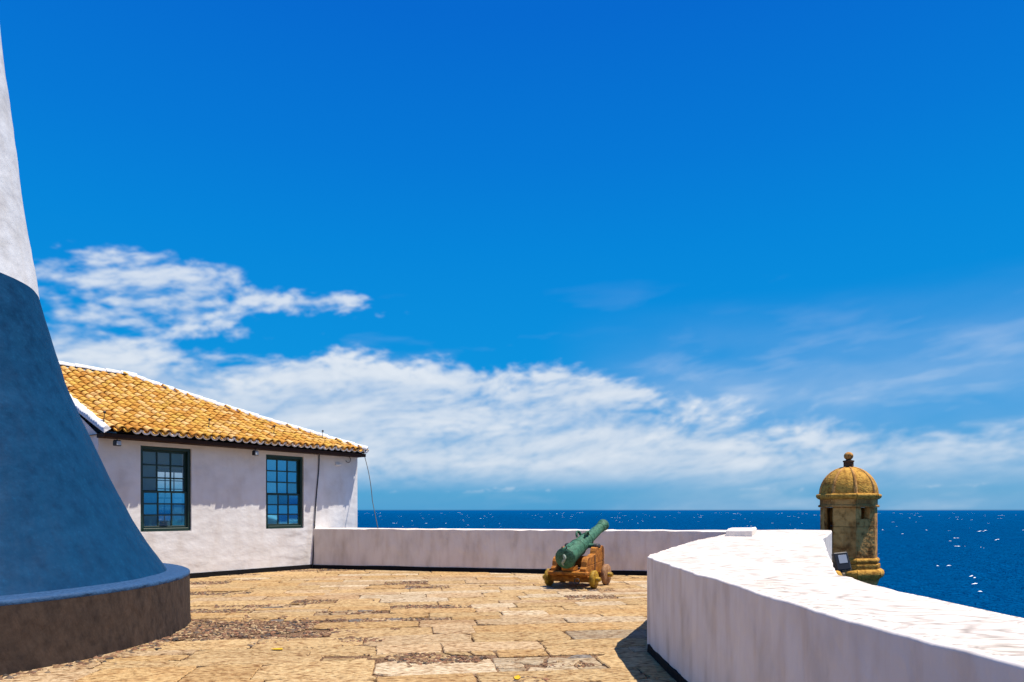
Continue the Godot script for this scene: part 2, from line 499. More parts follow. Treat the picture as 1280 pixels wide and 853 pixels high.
func wave_at(x: float, z: float, reach: float) -> Array:
	var h := 0.0
	var gx := 0.0
	var gz := 0.0
	for w in waves:
		var a: float = w[4] * clampf(w[5] / reach, 0.0, 1.0)
		var ph: float = x * w[0] + z * w[1] + w[2]
		var s := sin(ph)
		h += a * s
		var cc := a * cos(ph)
		gx += cc * w[0]
		gz += cc * w[1]
	return [h, gx, gz]

func build_sea() -> void:
	rng.seed = 77
	for i in 11:
		var wl := 3.2 * pow(1.32, i)
		var ang := deg_to_rad(-60.0 + rng.randf_range(-42.0, 42.0))
		var k := TAU / wl
		waves.append([cos(ang) * k, sin(ang) * k, rng.randf() * TAU, wl, wl * (0.017 if i < 6 else 0.0105), wl * 130.0])
	var az := []
	var a := -180.0
	while a < 180.0:
		az.append(a)
		a += 0.16 if absf(a) < 42.0 else 3.0
	az.append(180.0)
	var rings := [6.0, 30.0, 60.0]
	var r := 85.0
	while r < 45000.0:
		rings.append(r)
		r *= 1.0155
	var vs := PackedVector3Array()
	var ns := PackedVector3Array()
	var ix := PackedInt32Array()
	var na := az.size()
	for j in rings.size():
		var rr: float = rings[j]
		for i in na:
			var t := deg_to_rad(az[i])
			var x := sin(t) * rr
			var z := -cos(t) * rr
			var w := wave_at(x, z, rr)
			vs.append(Vector3(x, SEA_Y + w[0], z))
			ns.append(Vector3(-w[1], 1.0, -w[2]).normalized())
	for j in rings.size() - 1:
		for i in na - 1:
			var p := j * na + i
			ix.append_array(PackedInt32Array([p, p + na, p + 1, p + 1, p + na, p + na + 1]))
	var arr := []
	arr.resize(Mesh.ARRAY_MAX)
	arr[Mesh.ARRAY_VERTEX] = vs
	arr[Mesh.ARRAY_NORMAL] = ns
	arr[Mesh.ARRAY_INDEX] = ix
	var am := ArrayMesh.new()
	am.add_surface_from_arrays(Mesh.PRIMITIVE_TRIANGLES, arr)
	am.surface_set_material(0, M.sea)
	var sea := put_mesh("sea", am)
	sea.set_meta("kind", "structure")
	# breaking crests
	var mb := MB.new()
	for k in 1150:
		var rr := 130.0 * pow(38.0, pow(rng.randf(), 0.62))
		var t := deg_to_rad(rng.randf_range(-42.0, 42.0))
		var x := sin(t) * rr
		var z := -cos(t) * rr
		if rng.randf() > 0.35 + 0.65 * noise_hit(x, z):
			continue
		var big := rng.randf_range(0.25, 1.0) * (1.0 + rr / 1300.0) * (1.0 if rng.randf() < 0.8 else 1.8)
		for q in rng.randi_range(1, 4):
			var ox := rng.randf_range(-2.4, 2.4) * big
			var oz := rng.randf_range(-1.6, 1.6) * big
			var lx := rng.randf_range(0.25, 0.85) * big
			var lz := rng.randf_range(0.06, 0.2) * big
			var m := 7
			var ring := []
			for e in m:
				var th := TAU * e / m
				var f := rng.randf_range(0.6, 1.2)
				var px := x + ox + cos(th) * lx * f
				var pz := z + oz + sin(th) * lz * f
				ring.append(Vector3(px, SEA_Y + wave_at(px, pz, rr)[0] + 0.06 + rr * 0.0001, pz))
			var cen := Vector3(x + ox, SEA_Y + wave_at(x + ox, z + oz, rr)[0] + 0.14 + 0.1 * big + rr * 0.0001, z + oz)
			for e in m:
				mb.tri(cen, ring[e], ring[(e + 1) % m], Vector3.UP, Vector3.UP, Vector3.UP)
	var foam := put("whitecaps", mb, M.foam)
	foam.set_meta("kind", "stuff")
	foam.set_meta("label", "small white breaking crests scattered over the blue sea")
	foam.set_meta("category", "foam")

func noise_hit(x: float, z: float) -> float:
	return clampf(0.5 + 1.4 * n_mid.get_noise_2d(x * 0.06, z * 0.02), 0.0, 1.0)


# ---------------------------------------------------------------- terrace and its paving
const HOUSE_AT := Vector3(-8.9, 0, -14.67)
const HOUSE_TURN := 0.904                      # 51.8 degrees
const TOWER := Vector3(-8.0, 0, -8.6)
const BACK_A := Vector2(-5.58, -18.95)
const BACK_DIR := Vector2(0.9743, 0.2284)
var seaward := []                               # outline of the side parapet

func inside_terrace(p: Vector2, margin := 0.0) -> bool:
	if p.distance_to(Vector2(TOWER.x, TOWER.z)) < 3.5 + margin:
		return false
	var q := p - Vector2(HOUSE_AT.x, HOUSE_AT.z)
	var lx := q.x * 0.618 - q.y * 0.786
	var lz := q.x * 0.786 + q.y * 0.618
	if lz < -0.05 + margin and lx < 7.2 and lx > -3.0:
		return false
	if (p - BACK_A).dot(Vector2(BACK_DIR.y, -BACK_DIR.x)) > 0.15 - margin:
		return false
	var edge := 1.75 if p.y > -8.0 else 1.75 + (-8.0 - p.y) * 0.47
	return p.x < edge - margin and p.x > -15.0

const PATCHES := [[-3.55, -9.35, 1.75, 1.05], [-1.85, -8.55, 0.5, 0.2], [-1.05, -7.5, 0.65, 0.32], [-5.6, -13.2, 1.3, 0.4], [-2.2, -12.2, 0.45, 0.2], [0.55, -7.2, 0.45, 0.2], [-4.6, -11.6, 0.9, 0.25], [-0.2, -10.4, 0.35, 0.15], [-2.6, -10.9, 0.5, 0.18], [1.0, -9.7, 0.3, 0.12], [0.1, -6.55, 0.4, 0.15]]

func in_patch(p: Vector2) -> float:
	var best := 0.0
	for e in PATCHES:
		var d := Vector2((p.x - e[0]) / e[2], (p.y - e[1]) / e[3]).length()
		best = maxf(best, 1.0 - d)
	return best

func slab_tone() -> Color:
	var k := rng.randf()
	var f := rng.randf_range(0.90, 1.09)
	if k < 0.46:
		return Color(0.58 * f, 0.42 * f, 0.215 * f)
	if k < 0.64:
		return Color(0.55 * f, 0.375 * f, 0.175 * f)
	if k < 0.87:
		return Color(0.58 * f, 0.435 * f, 0.26 * f)
	if k < 0.95:
		return Color(0.64 * f, 0.53 * f, 0.36 * f)
	if k < 0.965:
		return Color(0.42 * f, 0.34 * f, 0.23 * f)
	return Color(0.52 * f, 0.36 * f, 0.20 * f)

func build_terrace() -> void:
	var t := base("terrace")
	t.set_meta("kind", "structure")
	var mb := MB.new()
	mb.prism(PackedVector2Array([Vector2(-26, 9), Vector2(2.35, 9), Vector2(2.4, 0), Vector2(2.5, -5.6), Vector2(6.05, -13.3), Vector2(7.4, -16.0), Vector2(6.4, -18.3), Vector2(5.3, -16.8), Vector2(-3.9, -18.95), Vector2(-4.2, -20.6), Vector2(-11.2, -26.1), Vector2(-26, -22)]), SEA_Y - 1.0, -0.022)
	var g := put("earth_bed", mb, M.dirt, t)
	g.set_meta("label", "brown earth showing between the paving stones")
	# rows of slabs, turned a little against the picture plane
	rng.seed = 4242
	var turn := deg_to_rad(8.0)
	var ux := Vector2(cos(turn), -sin(turn))
	var uv := Vector2(-sin(turn), -cos(turn))
	var list := []
	var bare := []
	var broken := []
	var v := 3.4
	while v < 21.0:
		var dv := rng.randf_range(0.30, 0.62) if rng.randf() < 0.75 else rng.randf_range(0.62, 0.85)
		var u := -13.0 + rng.randf() * 0.8
		while u < 8.0:
			var du := rng.randf_range(0.55, 1.35) if rng.randf() < 0.8 else rng.randf_range(1.3, 2.0)
			var gap := rng.randf_range(0.003, 0.010)
			var cen := ux * (u + du * 0.5) + uv * (v + dv * 0.5)
			var pt := in_patch(cen)
			var keep := inside_terrace(cen, -0.25)
			if pt > 0.12:
				if keep and Vector2((cen.x + 3.55) / 1.75, (cen.y + 9.35) / 1.05).length() > 0.7:
					broken.append([u, u + du, v, v + dv])
				keep = false
			elif keep and rng.randf() < 0.075:
				keep = false
				bare.append([cen.x, cen.y, du * 0.5, dv * 0.5])
				broken.append([u, u + du, v, v + dv])
			var split := rng.randf() < 0.13 and dv > 0.45
			if keep:
				var cells := [[u + gap, u + du - gap, v + gap, v + dv - gap]]
				if split:
					var mid := v + dv * rng.randf_range(0.4, 0.6)
					cells = [[u + gap, u + du - gap, v + gap, mid - gap * 0.7], [u + gap, u + du - gap, mid + gap * 0.7, v + dv - gap]]
				for ce in cells:
					var pts := PackedVector2Array()
					var cs := [Vector2(ce[0], ce[2]), Vector2(ce[1], ce[2]), Vector2(ce[1], ce[3]), Vector2(ce[0], ce[3])]
					for q in 4:
						cs[q] += Vector2(rng.randf_range(-0.012, 0.012), rng.randf_range(-0.010, 0.010))
					for q in 4:
						var p0: Vector2 = cs[q]
						var p1: Vector2 = cs[(q + 1) % 4]
						var cutc := rng.randf() < 0.30
						var inn: Vector2 = (cs[(q + 2) % 4] - p0).normalized()
						pts.append(p0 + inn * (rng.randf_range(0.03, 0.14) if cutc else 0.006))
						for w in [0.2, 0.4, 0.6, 0.8]:
							pts.append(p0.lerp(p1, w + rng.randf_range(-0.05, 0.05)) + (p1 - p0).orthogonal().normalized() * rng.randf_range(-0.012, 0.008) * -1.0)
					var wpts := PackedVector2Array()
					for p in pts:
						wpts.append(ux * p.x + uv * p.y)
					var cw: Vector2 = ux * ((ce[0] + ce[1]) * 0.5) + uv * ((ce[2] + ce[3]) * 0.5)
					var sz: float = (ce[1] - ce[0]) * (ce[3] - ce[2]) / cw.length_squared()
					list.append({"p": wpts, "c": cw, "s": sz, "y": rng.randf_range(-0.009, 0.007), "t": slab_tone(), "tilt": Vector2(rng.randf_range(-0.006, 0.006), rng.randf_range(-0.008, 0.008))})
			u += du
		v += dv
	list.sort_custom(func(a, b): return a.s > b.s)
	# those in view first: the picture starts some six metres away
	var seen := []
	var rest := []
	for e in list:
		var d: float = -e.c.y
		if d > 5.9 and absf(e.c.x) < d * 0.80 and seen.size() < 300:
			seen.append(e)
		else:
			rest.append(e)
	var others := MB.new()
	for e in seen + rest:
		var is_part: bool = seen.has(e)
		var b := MB.new() if is_part else others
		b.col = e.t
		var tl: Vector2 = e.tilt
		var bs := Basis(Vector3.RIGHT, tl.x) * Basis(Vector3.BACK, tl.y)
		var local := PackedVector2Array()
		for p in e.p:
			local.append(p - e.c)
		b.xf = Transform3D(bs, Vector3(e.c.x, e.y, e.c.y) if not is_part else Vector3.ZERO)
		b.prism(local, -0.07, 0.0, 0.011, 1)
		if is_part:
			var o := put("paving_slab", b, M.slab, t)
			o.position = Vector3(e.c.x, e.y, e.c.y)
	if others.v.size():
		put("outer_paving", others, M.slab, t).set_meta("kind", "stuff")
	# broken stone in the worn patches and along the joints
	var stone := MB.new()
	var sp := noise_of(9, 1.1, 2)
	var prof := []
	for i in 4:
		var th := PI * i / 3.0
		prof.append(Vector2(sin(th), -cos(th)))
	stone.lathe(prof, 6, 0.0, TAU, true, 2.0)
	for i in stone.v.size():
		var p := stone.v[i]
		stone.v[i] = p * (1.0 + 0.55 * sp.get_noise_3d(p.x * 1.7, p.y * 1.7, p.z * 1.7))
	var tones := [Color(0.17, 0.09, 0.055), Color(0.12, 0.07, 0.045), Color(0.24, 0.14, 0.075), Color(0.20, 0.11, 0.065), Color(0.27, 0.17, 0.09), Color(0.14, 0.105, 0.08), Color(0.25, 0.125, 0.07), Color(0.38, 0.26, 0.14), Color(0.44, 0.31, 0.17), Color(0.075, 0.06, 0.05)]
	var places := []
	var tint := []
	var drop := func(p: Vector2, size: float, y: float):
		var b := Basis(Vector3(rng.randf() - 0.5, rng.randf() - 0.5, rng.randf() - 0.5).normalized(), rng.randf() * TAU)
		b = b.scaled(Vector3(size * rng.randf_range(0.8, 1.4), size * rng.randf_range(0.45, 0.75), size))
		places.append(Transform3D(b, Vector3(p.x, y, p.y)))
		var k: Color = tones[rng.randi() % tones.size()]
		var f := rng.randf_range(0.75, 1.2)
		tint.append(Color(k.r * f, k.g * f, k.b * f))
	var rag := noise_of(71, 1.6, 3)
	for e in PATCHES:
		var count := int(e[2] * e[3] * PI * 2600.0)
		for k in count:
			var th := rng.randf() * TAU
			var rr := sqrt(rng.randf()) * rng.randf_range(0.9, 1.35)
			var p := Vector2(e[0] + cos(th) * e[2] * rr, e[1] + sin(th) * e[3] * rr)
			if rr > 0.75 + 0.9 * rag.get_noise_2d(p.x, p.y):
				continue
			if inside_terrace(p, 0.02):
				drop.call(p, 0.007 + 0.028 * pow(rng.randf(), 2.5), -0.02 + rng.randf_range(0.0, 0.010))
	for e in bare:
		for k in int(e[2] * e[3] * 4.0 * 2200.0):
			var p := Vector2(e[0] + e[2] * rng.randf_range(-1.0, 1.0), e[1] + e[3] * rng.randf_range(-1.0, 1.0))
			drop.call(p, 0.007 + 0.024 * pow(rng.randf(), 2.5), -0.018 + rng.randf_range(0.0, 0.008))
	# slabs that have gone to pieces: uneven shards with open joints
	for e in broken:
		var nx := maxi(2, int((e[1] - e[0]) / rng.randf_range(0.15, 0.30)))
		var ny := maxi(2, int((e[3] - e[2]) / rng.randf_range(0.12, 0.22)))
		var gp := []
		for a in nx + 1:
			var colm := []
			for b2 in ny + 1:
				var fx := (float(a) + (rng.randf_range(-0.38, 0.38) if a > 0 and a < nx else 0.0)) / nx
				var fy := (float(b2) + (rng.randf_range(-0.38, 0.38) if b2 > 0 and b2 < ny else 0.0)) / ny
				colm.append(Vector2(lerpf(e[0], e[1], fx), lerpf(e[2], e[3], fy)))
			gp.append(colm)
		var tone := slab_tone()
		for a in nx:
			for b2 in ny:
				if rng.randf() < 0.22:
					continue
				var q := [gp[a][b2], gp[a + 1][b2], gp[a + 1][b2 + 1], gp[a][b2 + 1]]
				var cen: Vector2 = (q[0] + q[1] + q[2] + q[3]) * 0.25
				var wc := ux * cen.x + uv * cen.y
				if not inside_terrace(wc, 0.05):
					continue
				var pts := PackedVector2Array()
				for k in 4:
					for w in [0.0, 0.36, 0.7]:
						var p: Vector2 = q[k].lerp(q[(k + 1) % 4], w)
						p = p.lerp(cen, rng.randf_range(0.04, 0.20)) - cen
						pts.append(ux * p.x + uv * p.y)
				var b := MB.new()
				var f := rng.randf_range(0.72, 1.08)
				b.col = Color(tone.r * f, tone.g * f, tone.b * f) if rng.randf() < 0.85 else Color(0.24 * f, 0.22 * f, 0.20 * f)
				b.prism(pts, -0.05, 0.0, 0.008, 1)
				var fo := put("slab_fragment", b, M.slab, t)
				fo.position = Vector3(wc.x, rng.randf_range(-0.016, 0.003), wc.y)
				fo.rotation = Vector3(rng.randf_range(-0.03, 0.03), 0.0, rng.randf_range(-0.03, 0.03))
	# a crumbled margin round the tower plinth
	for k in 1500:
		var th := rng.randf_range(-0.4, PI * 0.75)
		var rr := 3.60 + absf(rng.randfn(0.0, 0.13))
		drop.call(Vector2(TOWER.x + cos(th) * rr, TOWER.z + sin(th) * rr), rng.randf_range(0.012, 0.04), -0.008)
	for e in seen:
		var pl: PackedVector2Array = e.p
		for k in 14:
			var i := rng.randi() % pl.size()
			var p := pl[i].lerp(pl[(i + 1) % pl.size()], rng.randf()) + Vector2(rng.randf_range(-0.015, 0.015), rng.randf_range(-0.015, 0.015))
			drop.call(p, rng.randf_range(0.005, 0.014), -0.010)
	var mm := MultiMesh.new()
	mm.transform_format = MultiMesh.TRANSFORM_3D
	mm.use_colors = true
	mm.mesh = stone.mesh(M.rubble)
	mm.instance_count = places.size()
	for i in places.size():
		mm.set_instance_transform(i, places[i])
		mm.set_instance_color(i, tint[i])
	var mi := MultiMeshInstance3D.new()
	mi.name = "rubble"
	mi.multimesh = mm
	mi.set_meta("kind", "stuff")
	t.add_child(mi, true)
	# two worn dabs of yellow paint on the stone
	for e in [[-2.72, -7.92, 0.075, 0.04], [0.05, -6.57, 0.03, 0.10]]:
		var pm := MB.new()
		var pts := PackedVector2Array()
		for k in 11:
			var th := TAU * k / 11
			var f := rng.randf_range(0.7, 1.15)
			pts.append(Vector2(e[0] + cos(th) * e[2] * f, e[1] + sin(th) * e[3] * f))
		pm.prism(pts, 0.006, 0.0105)
		put("paint_mark", pm, M.yellow_paint, t)


# ---------------------------------------------------------------- parapets
func build_parapets() -> void:
	var ln := noise_of(301, 1.6, 4)
	# the far one, from the house to the seaward corner
	var p := base("far_parapet", Vector3(BACK_A.x, 0, BACK_A.y))
	tag(p, "low white wall behind the cannon, running from the house to the thick parapet", "wall")
	var nrm := Vector2(BACK_DIR.y, -BACK_DIR.x)
	var L := 11.6
	var front := []
	var pts := [Vector2.ZERO, BACK_DIR * L, BACK_DIR * L + nrm * 0.5, nrm * 0.5 + BACK_DIR * 0.0]
	var mb := MB.new()
	mb.prism(wobble(resample(pts, 0.16), 0.014, 0.6, 302), -0.06, 1.115, 0.024, 3, false, false, 0.022, ln)
	put("wall_body", mb, M.white, p)
	mb = MB.new()
	var sk := [BACK_DIR * 0.02 - nrm * 0.02, BACK_DIR * L - nrm * 0.02, BACK_DIR * L + nrm * 0.03, BACK_DIR * 0.02 + nrm * 0.03]
	mb.prism(wobble(resample(sk, 0.3), 0.008, 1.3, 303), -0.05, 0.105, 0.006, 1, false, false, 0.02, ln)
	put("skirting", mb, M.black_skirt, p)
	# the thick one at the right, bending away from the viewer
	var o := base("thick_parapet", Vector3(1.6, 0, -7.9))
	tag(o, "thick white parapet with a broad flat top, bending towards the sentry box", "wall")
	var at := Vector2(1.6, -7.9)
	seaward = [Vector2(1.78, 3.0), Vector2(1.77, -1.0), Vector2(1.76, -2.35), Vector2(1.665, -3.2), Vector2(1.62, -4.53), Vector2(1.585, -5.72), Vector2(1.565, -7.0), Vector2(1.565, -7.80), Vector2(1.59, -8.0), Vector2(1.68, -8.33), Vector2(3.07, -11.75), Vector2(4.80, -15.3), Vector2(5.7, -17.1), Vector2(6.4, -18.5), Vector2(7.9, -18.8), Vector2(8.5, -18.1), Vector2(7.62, -16.3), Vector2(6.55, -14.2), Vector2(6.08, -13.35), Vector2(4.3, -9.3), Vector2(2.74, -5.75), Vector2(2.62, -4.9), Vector2(2.54, -3.4), Vector2(2.5, 0.0), Vector2(2.5, 3.0)]
	var loc := []
	for q in seaward:
		loc.append(q - at)
	mb = MB.new()
	var cap := MB.new()
	mb.prism(wobble(wobble(resample(loc, 0.09), 0.022, 0.25, 304), 0.018, 2.6, 305), -0.9, 1.08, 0.022, 4, true, false, 0.012, ln, cap)
	put("wall_body", mb, M.white, o)
	put("wall_top", cap, M.white_top, o).set_meta("label", "broad flat limewashed top with grey weathered streaks")
	mb = MB.new()
	var sk2 := []
	for i in range(0, 8):
		sk2.append(loc[i] + Vector2(-0.018, 0.0))
	for i in range(7, -1, -1):
		sk2.append(loc[i] + Vector2(0.06, 0.0))
	mb.prism(resample(sk2, 0.35), -0.05, 0.085, 0.006, 1, false, false, 0.02, ln)
	put("skirting", mb, M.black_skirt, o)
	# low raised block where the two walls meet
	mb = MB.new()
	var bl := [Vector2(4.42, -14.1) - at, Vector2(4.90, -13.95) - at, Vector2(5.75, -16.0) - at, Vector2(5.2, -16.2) - at]
	mb.prism(wobble(resample(bl, 0.2), 0.02, 2.0, 306), 1.0, 1.205, 0.02, 2, false, false, 0.02, ln)
	put("raised_block", mb, M.white, o)


# ---------------------------------------------------------------- lighthouse
func build_lighthouse() -> void:
	var o := base("lighthouse", TOWER)
	tag(o, "round flaring tower, white above and dark blue below, on a drum plinth", "lighthouse")
	var f := noise_of(401, 0.9, 4)
	var prof := [[3.26, 0.73], [3.06, 1.05], [2.86, 1.40], [2.62, 1.86], [2.38, 2.42], [2.25, 2.74], [2.11, 3.06], [2.03, 3.28], [1.91, 3.68], [1.825, 3.98], [1.74, 4.32], [1.685, 4.56], [1.60, 5.1], [1.51, 5.75], [1.455, 6.2], [1.40, 6.65], [1.34, 7.2], [1.28, 7.75], [1.22, 8.3], [1.05, 10.2], [0.90, 12.5]]
	# resample so that the surface can be uneven like hand-laid render
	var fine := []
	for i in prof.size() - 1:
		var a := Vector2(prof[i][0], prof[i][1])
		var b := Vector2(prof[i + 1][0], prof[i + 1][1])
		var k := maxi(2, int(a.distance_to(b) / 0.11))
		for j in k:
			fine.append(a.lerp(b, float(j) / k))
	fine.append(Vector2(0.90, 12.5))
	var cut := 0
	for i in fine.size():
		if fine[i].y < 4.5601:
			cut = i
	for part in 2:
		var mb := MB.new()
		var from := 0 if part == 0 else cut
		var to := cut if part == 0 else fine.size() - 1
		var seg := 150
		var grid := []
		for i in range(maxi(0, from - 1), mini(fine.size() - 1, to + 1) + 1):
			var row := []
			for k in seg + 1:
				var th := TAU * k / seg
				var d := Vector3(sin(th), 0, cos(th))
				var q: Vector2 = fine[i]
				var rr := q.x + 0.022 * f.get_noise_3d(d.x * q.x * 1.3, q.y * 1.3, d.z * q.x * 1.3)
				row.append(d * rr + Vector3.UP * q.y)
			grid.append(row)
		var off := maxi(0, from - 1)
		var nor := func(i: int, k: int) -> Vector3:
			var i0 := maxi(0, i - 1); var i1 := mini(grid.size() - 1, i + 1)
			var k0 := (k - 1 + seg) % seg; var k1 := (k + 1) % seg
			return -(grid[i1][k % seg] - grid[i0][k % seg]).cross(grid[i][k1] - grid[i][k0]).normalized() * -1.0
		for i in range(from - off, to - off):
			for k in seg:
				var a: Vector3 = grid[i][k]
				var n0: Vector3 = nor.call(i, k); var n1: Vector3 = nor.call(i, (k + 1) % seg)
				var n2: Vector3 = nor.call(i + 1, (k + 1) % seg); var n3: Vector3 = nor.call(i + 1, k)
				if n0.dot(Vector3(a.x, 0, a.z)) < 0.0:
					n0 = -n0; n1 = -n1; n2 = -n2; n3 = -n3
				mb.quadn(a, grid[i][k + 1], grid[i + 1][k + 1], grid[i + 1][k], n0, n1, n2, n3)
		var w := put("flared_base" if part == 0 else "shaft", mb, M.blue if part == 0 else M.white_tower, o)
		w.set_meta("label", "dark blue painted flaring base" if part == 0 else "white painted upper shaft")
	var R := 3.57
	var mb := MB.new()
	mb.lathe([Vector2(R + 0.012, -0.06), Vector2(R, 0.10), Vector2(R - 0.01, 0.68)], 120)
	var pl := put("plinth", mb, M.plinth, o)
	pl.set_meta("label", "dark brown worn drum plinth")
	mb = MB.new()
	mb.lathe([Vector2(R - 0.012, 0.68), Vector2(R - 0.004, 0.705), Vector2(R - 0.010, 0.725), Vector2(R - 0.035, 0.738), Vector2(3.40, 0.742), Vector2(3.10, 0.755)], 120)
	put("ledge", mb, M.blue_rim, pl).set_meta("label", "light blue painted ledge of the plinth")


# ---------------------------------------------------------------- house
const OV := 0.42
const ROOF_W := 7.02
const DEEP := 4.30

func roof_y(b: float) -> float:
	var u := b / (DEEP + OV)
	return 3.34 + 2.05 * (0.88 * u + 0.12 * u * u)

func tile_mesh(tone: Color, flip := false) -> ArrayMesh:
	var mb := MB.new()
	mb.col = tone
	var seg := 6
	var L := 0.34
	var sgn := -1.0 if flip else 1.0
	for k in seg:
		var q := []
		for kk in [k, k + 1]:
			var th: float = PI * (0.04 + 0.92 * kk / seg)
			var d := Vector3(cos(th), sin(th) * sgn, 0)
			q.append([d * 0.090, d * 0.074 + Vector3(0, -0.012 if not flip else 0.0, -L), d * 0.074, d * 0.060 + Vector3(0, -0.012 if not flip else 0.0, -L), d])
		mb.quadn(q[0][0], q[1][0], q[1][1], q[0][1], q[0][4], q[1][4], q[1][4], q[0][4])
		mb.quadn(q[0][2], q[1][2], q[1][3], q[0][3], -q[0][4], -q[1][4], -q[1][4], -q[0][4])
		mb.quad(q[0][0], q[1][0], q[1][2], q[0][2], Vector3.BACK)
	return mb.mesh(M.tile)

func slope_frame(x: float, b: float) -> Transform3D:
	var dy := roof_y(b + 0.05) - roof_y(b - 0.05)
	var up := Vector3(0, dy, -0.1).normalized()
	var nr := Vector3(0, -up.z, up.y)
	return Transform3D(Basis(Vector3.RIGHT, nr, -up), Vector3(x, roof_y(b), OV - b))

func build_window(parent: Node3D, x0: float, x1: float, y0: float, y1: float, z: float, glass: Array, turn := 0.0) -> void:
	var w := base("window", Vector3((x0 + x1) * 0.5, y0, z), turn, parent)
	var W := x1 - x0
	var H := y1 - y0
	var mb := MB.new()
	mb.box(Vector3(-W / 2, 0, -0.20), Vector3(-W / 2 + 0.065, H, -0.05))
	mb.box(Vector3(W / 2 - 0.065, 0, -0.20), Vector3(W / 2, H, -0.05))
	mb.box(Vector3(-W / 2 + 0.066, H - 0.075, -0.20), Vector3(W / 2 - 0.066, H, -0.05))
	put("frame", mb, M.green_paint, w)
	mb = MB.new()
	mb.box(Vector3(-W / 2 + 0.066, 0.0, -0.21), Vector3(W / 2 - 0.066, 0.075, -0.01), 0.008)
	put("sill", mb, M.green_paint, w)
	var xl := -W / 2 + 0.066
	var xr := W / 2 - 0.066
	var ym := H * 0.47
	for s in 2:
		var ya := 0.076 if s == 0 else ym - 0.02
		var yb := ym + 0.02 if s == 0 else H - 0.076
		var zf := -0.085 if s == 0 else -0.135
		mb = MB.new()
		var st := 0.045
		mb.box(Vector3(xl, ya, zf - 0.04), Vector3(xl + st, yb, zf))
		mb.box(Vector3(xr - st, ya, zf - 0.04), Vector3(xr, yb, zf))
		mb.box(Vector3(xl + st, ya, zf - 0.04), Vector3(xr - st, ya + st, zf))
		mb.box(Vector3(xl + st, yb - st, zf - 0.04), Vector3(xr - st, yb, zf))
		var gx := (xr - xl - 2 * st) / 3.0
		var gy := (yb - ya - 2 * st) / 3.0
		for k in [1, 2]:
			mb.box(Vector3(xl + st + gx * k - 0.016, ya + st, zf - 0.034), Vector3(xl + st + gx * k + 0.016, yb - st, zf - 0.004), 0.003)
			mb.box(Vector3(xl + st, ya + st + gy * k - 0.016, zf - 0.036), Vector3(xr - st, ya + st + gy * k + 0.016, zf - 0.002), 0.003)
		put("lower_sash" if s == 0 else "upper_sash", mb, M.green_paint, w)
		for i in 3:
			for j in 3:
				var kind: int = glass[s][j * 3 + i]
				var pm := MB.new()
				var c := Vector3(xl + st + gx * (i + 0.5), ya + st + gy * (j + 0.5), zf - 0.02)
				pm.xf = Transform3D(Basis(Vector3.UP, rng.randf_range(-0.02, 0.02)) * Basis(Vector3.RIGHT, rng.randf_range(-0.02, 0.02)), Vector3.ZERO)
				var hx := gx / 2 - 0.006
				var hy := gy / 2 - 0.006
				pm.quad(Vector3(-hx, -hy, 0), Vector3(hx, -hy, 0), Vector3(hx, hy, 0), Vector3(-hx, hy, 0), Vector3.BACK)
				put("pane", pm, M["glass%d" % kind], w).position = c

func wall_with_holes(mb: MB, W: float, H: float, holes: Array, deep: float) -> void:
	var xs := [0.0, W]
	var ys := [-0.06, H]
	for h in holes:
		xs += [h[0], h[1]]
		ys += [h[2], h[3]]
	xs.sort(); ys.sort()
	for i in xs.size() - 1:
		for j in ys.size() - 1:
			if xs[i + 1] - xs[i] < 0.001 or ys[j + 1] - ys[j] < 0.001:
				continue
			var cx: float = (xs[i] + xs[i + 1]) * 0.5
			var cy: float = (ys[j] + ys[j + 1]) * 0.5
			var open := false
			for h in holes:
				if cx > h[0] and cx < h[1] and cy > h[2] and cy < h[3]:
					open = true
			if not open:
				for zz in [0.0, -deep]:
					mb.quad(Vector3(xs[i], ys[j], zz), Vector3(xs[i + 1], ys[j], zz), Vector3(xs[i + 1], ys[j + 1], zz), Vector3(xs[i], ys[j + 1], zz), Vector3.BACK if zz == 0.0 else Vector3.FORWARD)
	for h in holes:
		mb.quad(Vector3(h[0], h[2], 0), Vector3(h[0], h[3], 0), Vector3(h[0], h[3], -deep), Vector3(h[0], h[2], -deep), Vector3.RIGHT)
		mb.quad(Vector3(h[1], h[2], 0), Vector3(h[1], h[3], 0), Vector3(h[1], h[3], -deep), Vector3(h[1], h[2], -deep), Vector3.LEFT)
		mb.quad(Vector3(h[0], h[2], 0), Vector3(h[1], h[2], 0), Vector3(h[1], h[2], -deep), Vector3(h[0], h[2], -deep), Vector3.UP)
		mb.quad(Vector3(h[0], h[3], 0), Vector3(h[1], h[3], 0), Vector3(h[1], h[3], -deep), Vector3(h[0], h[3], -deep), Vector3.DOWN)

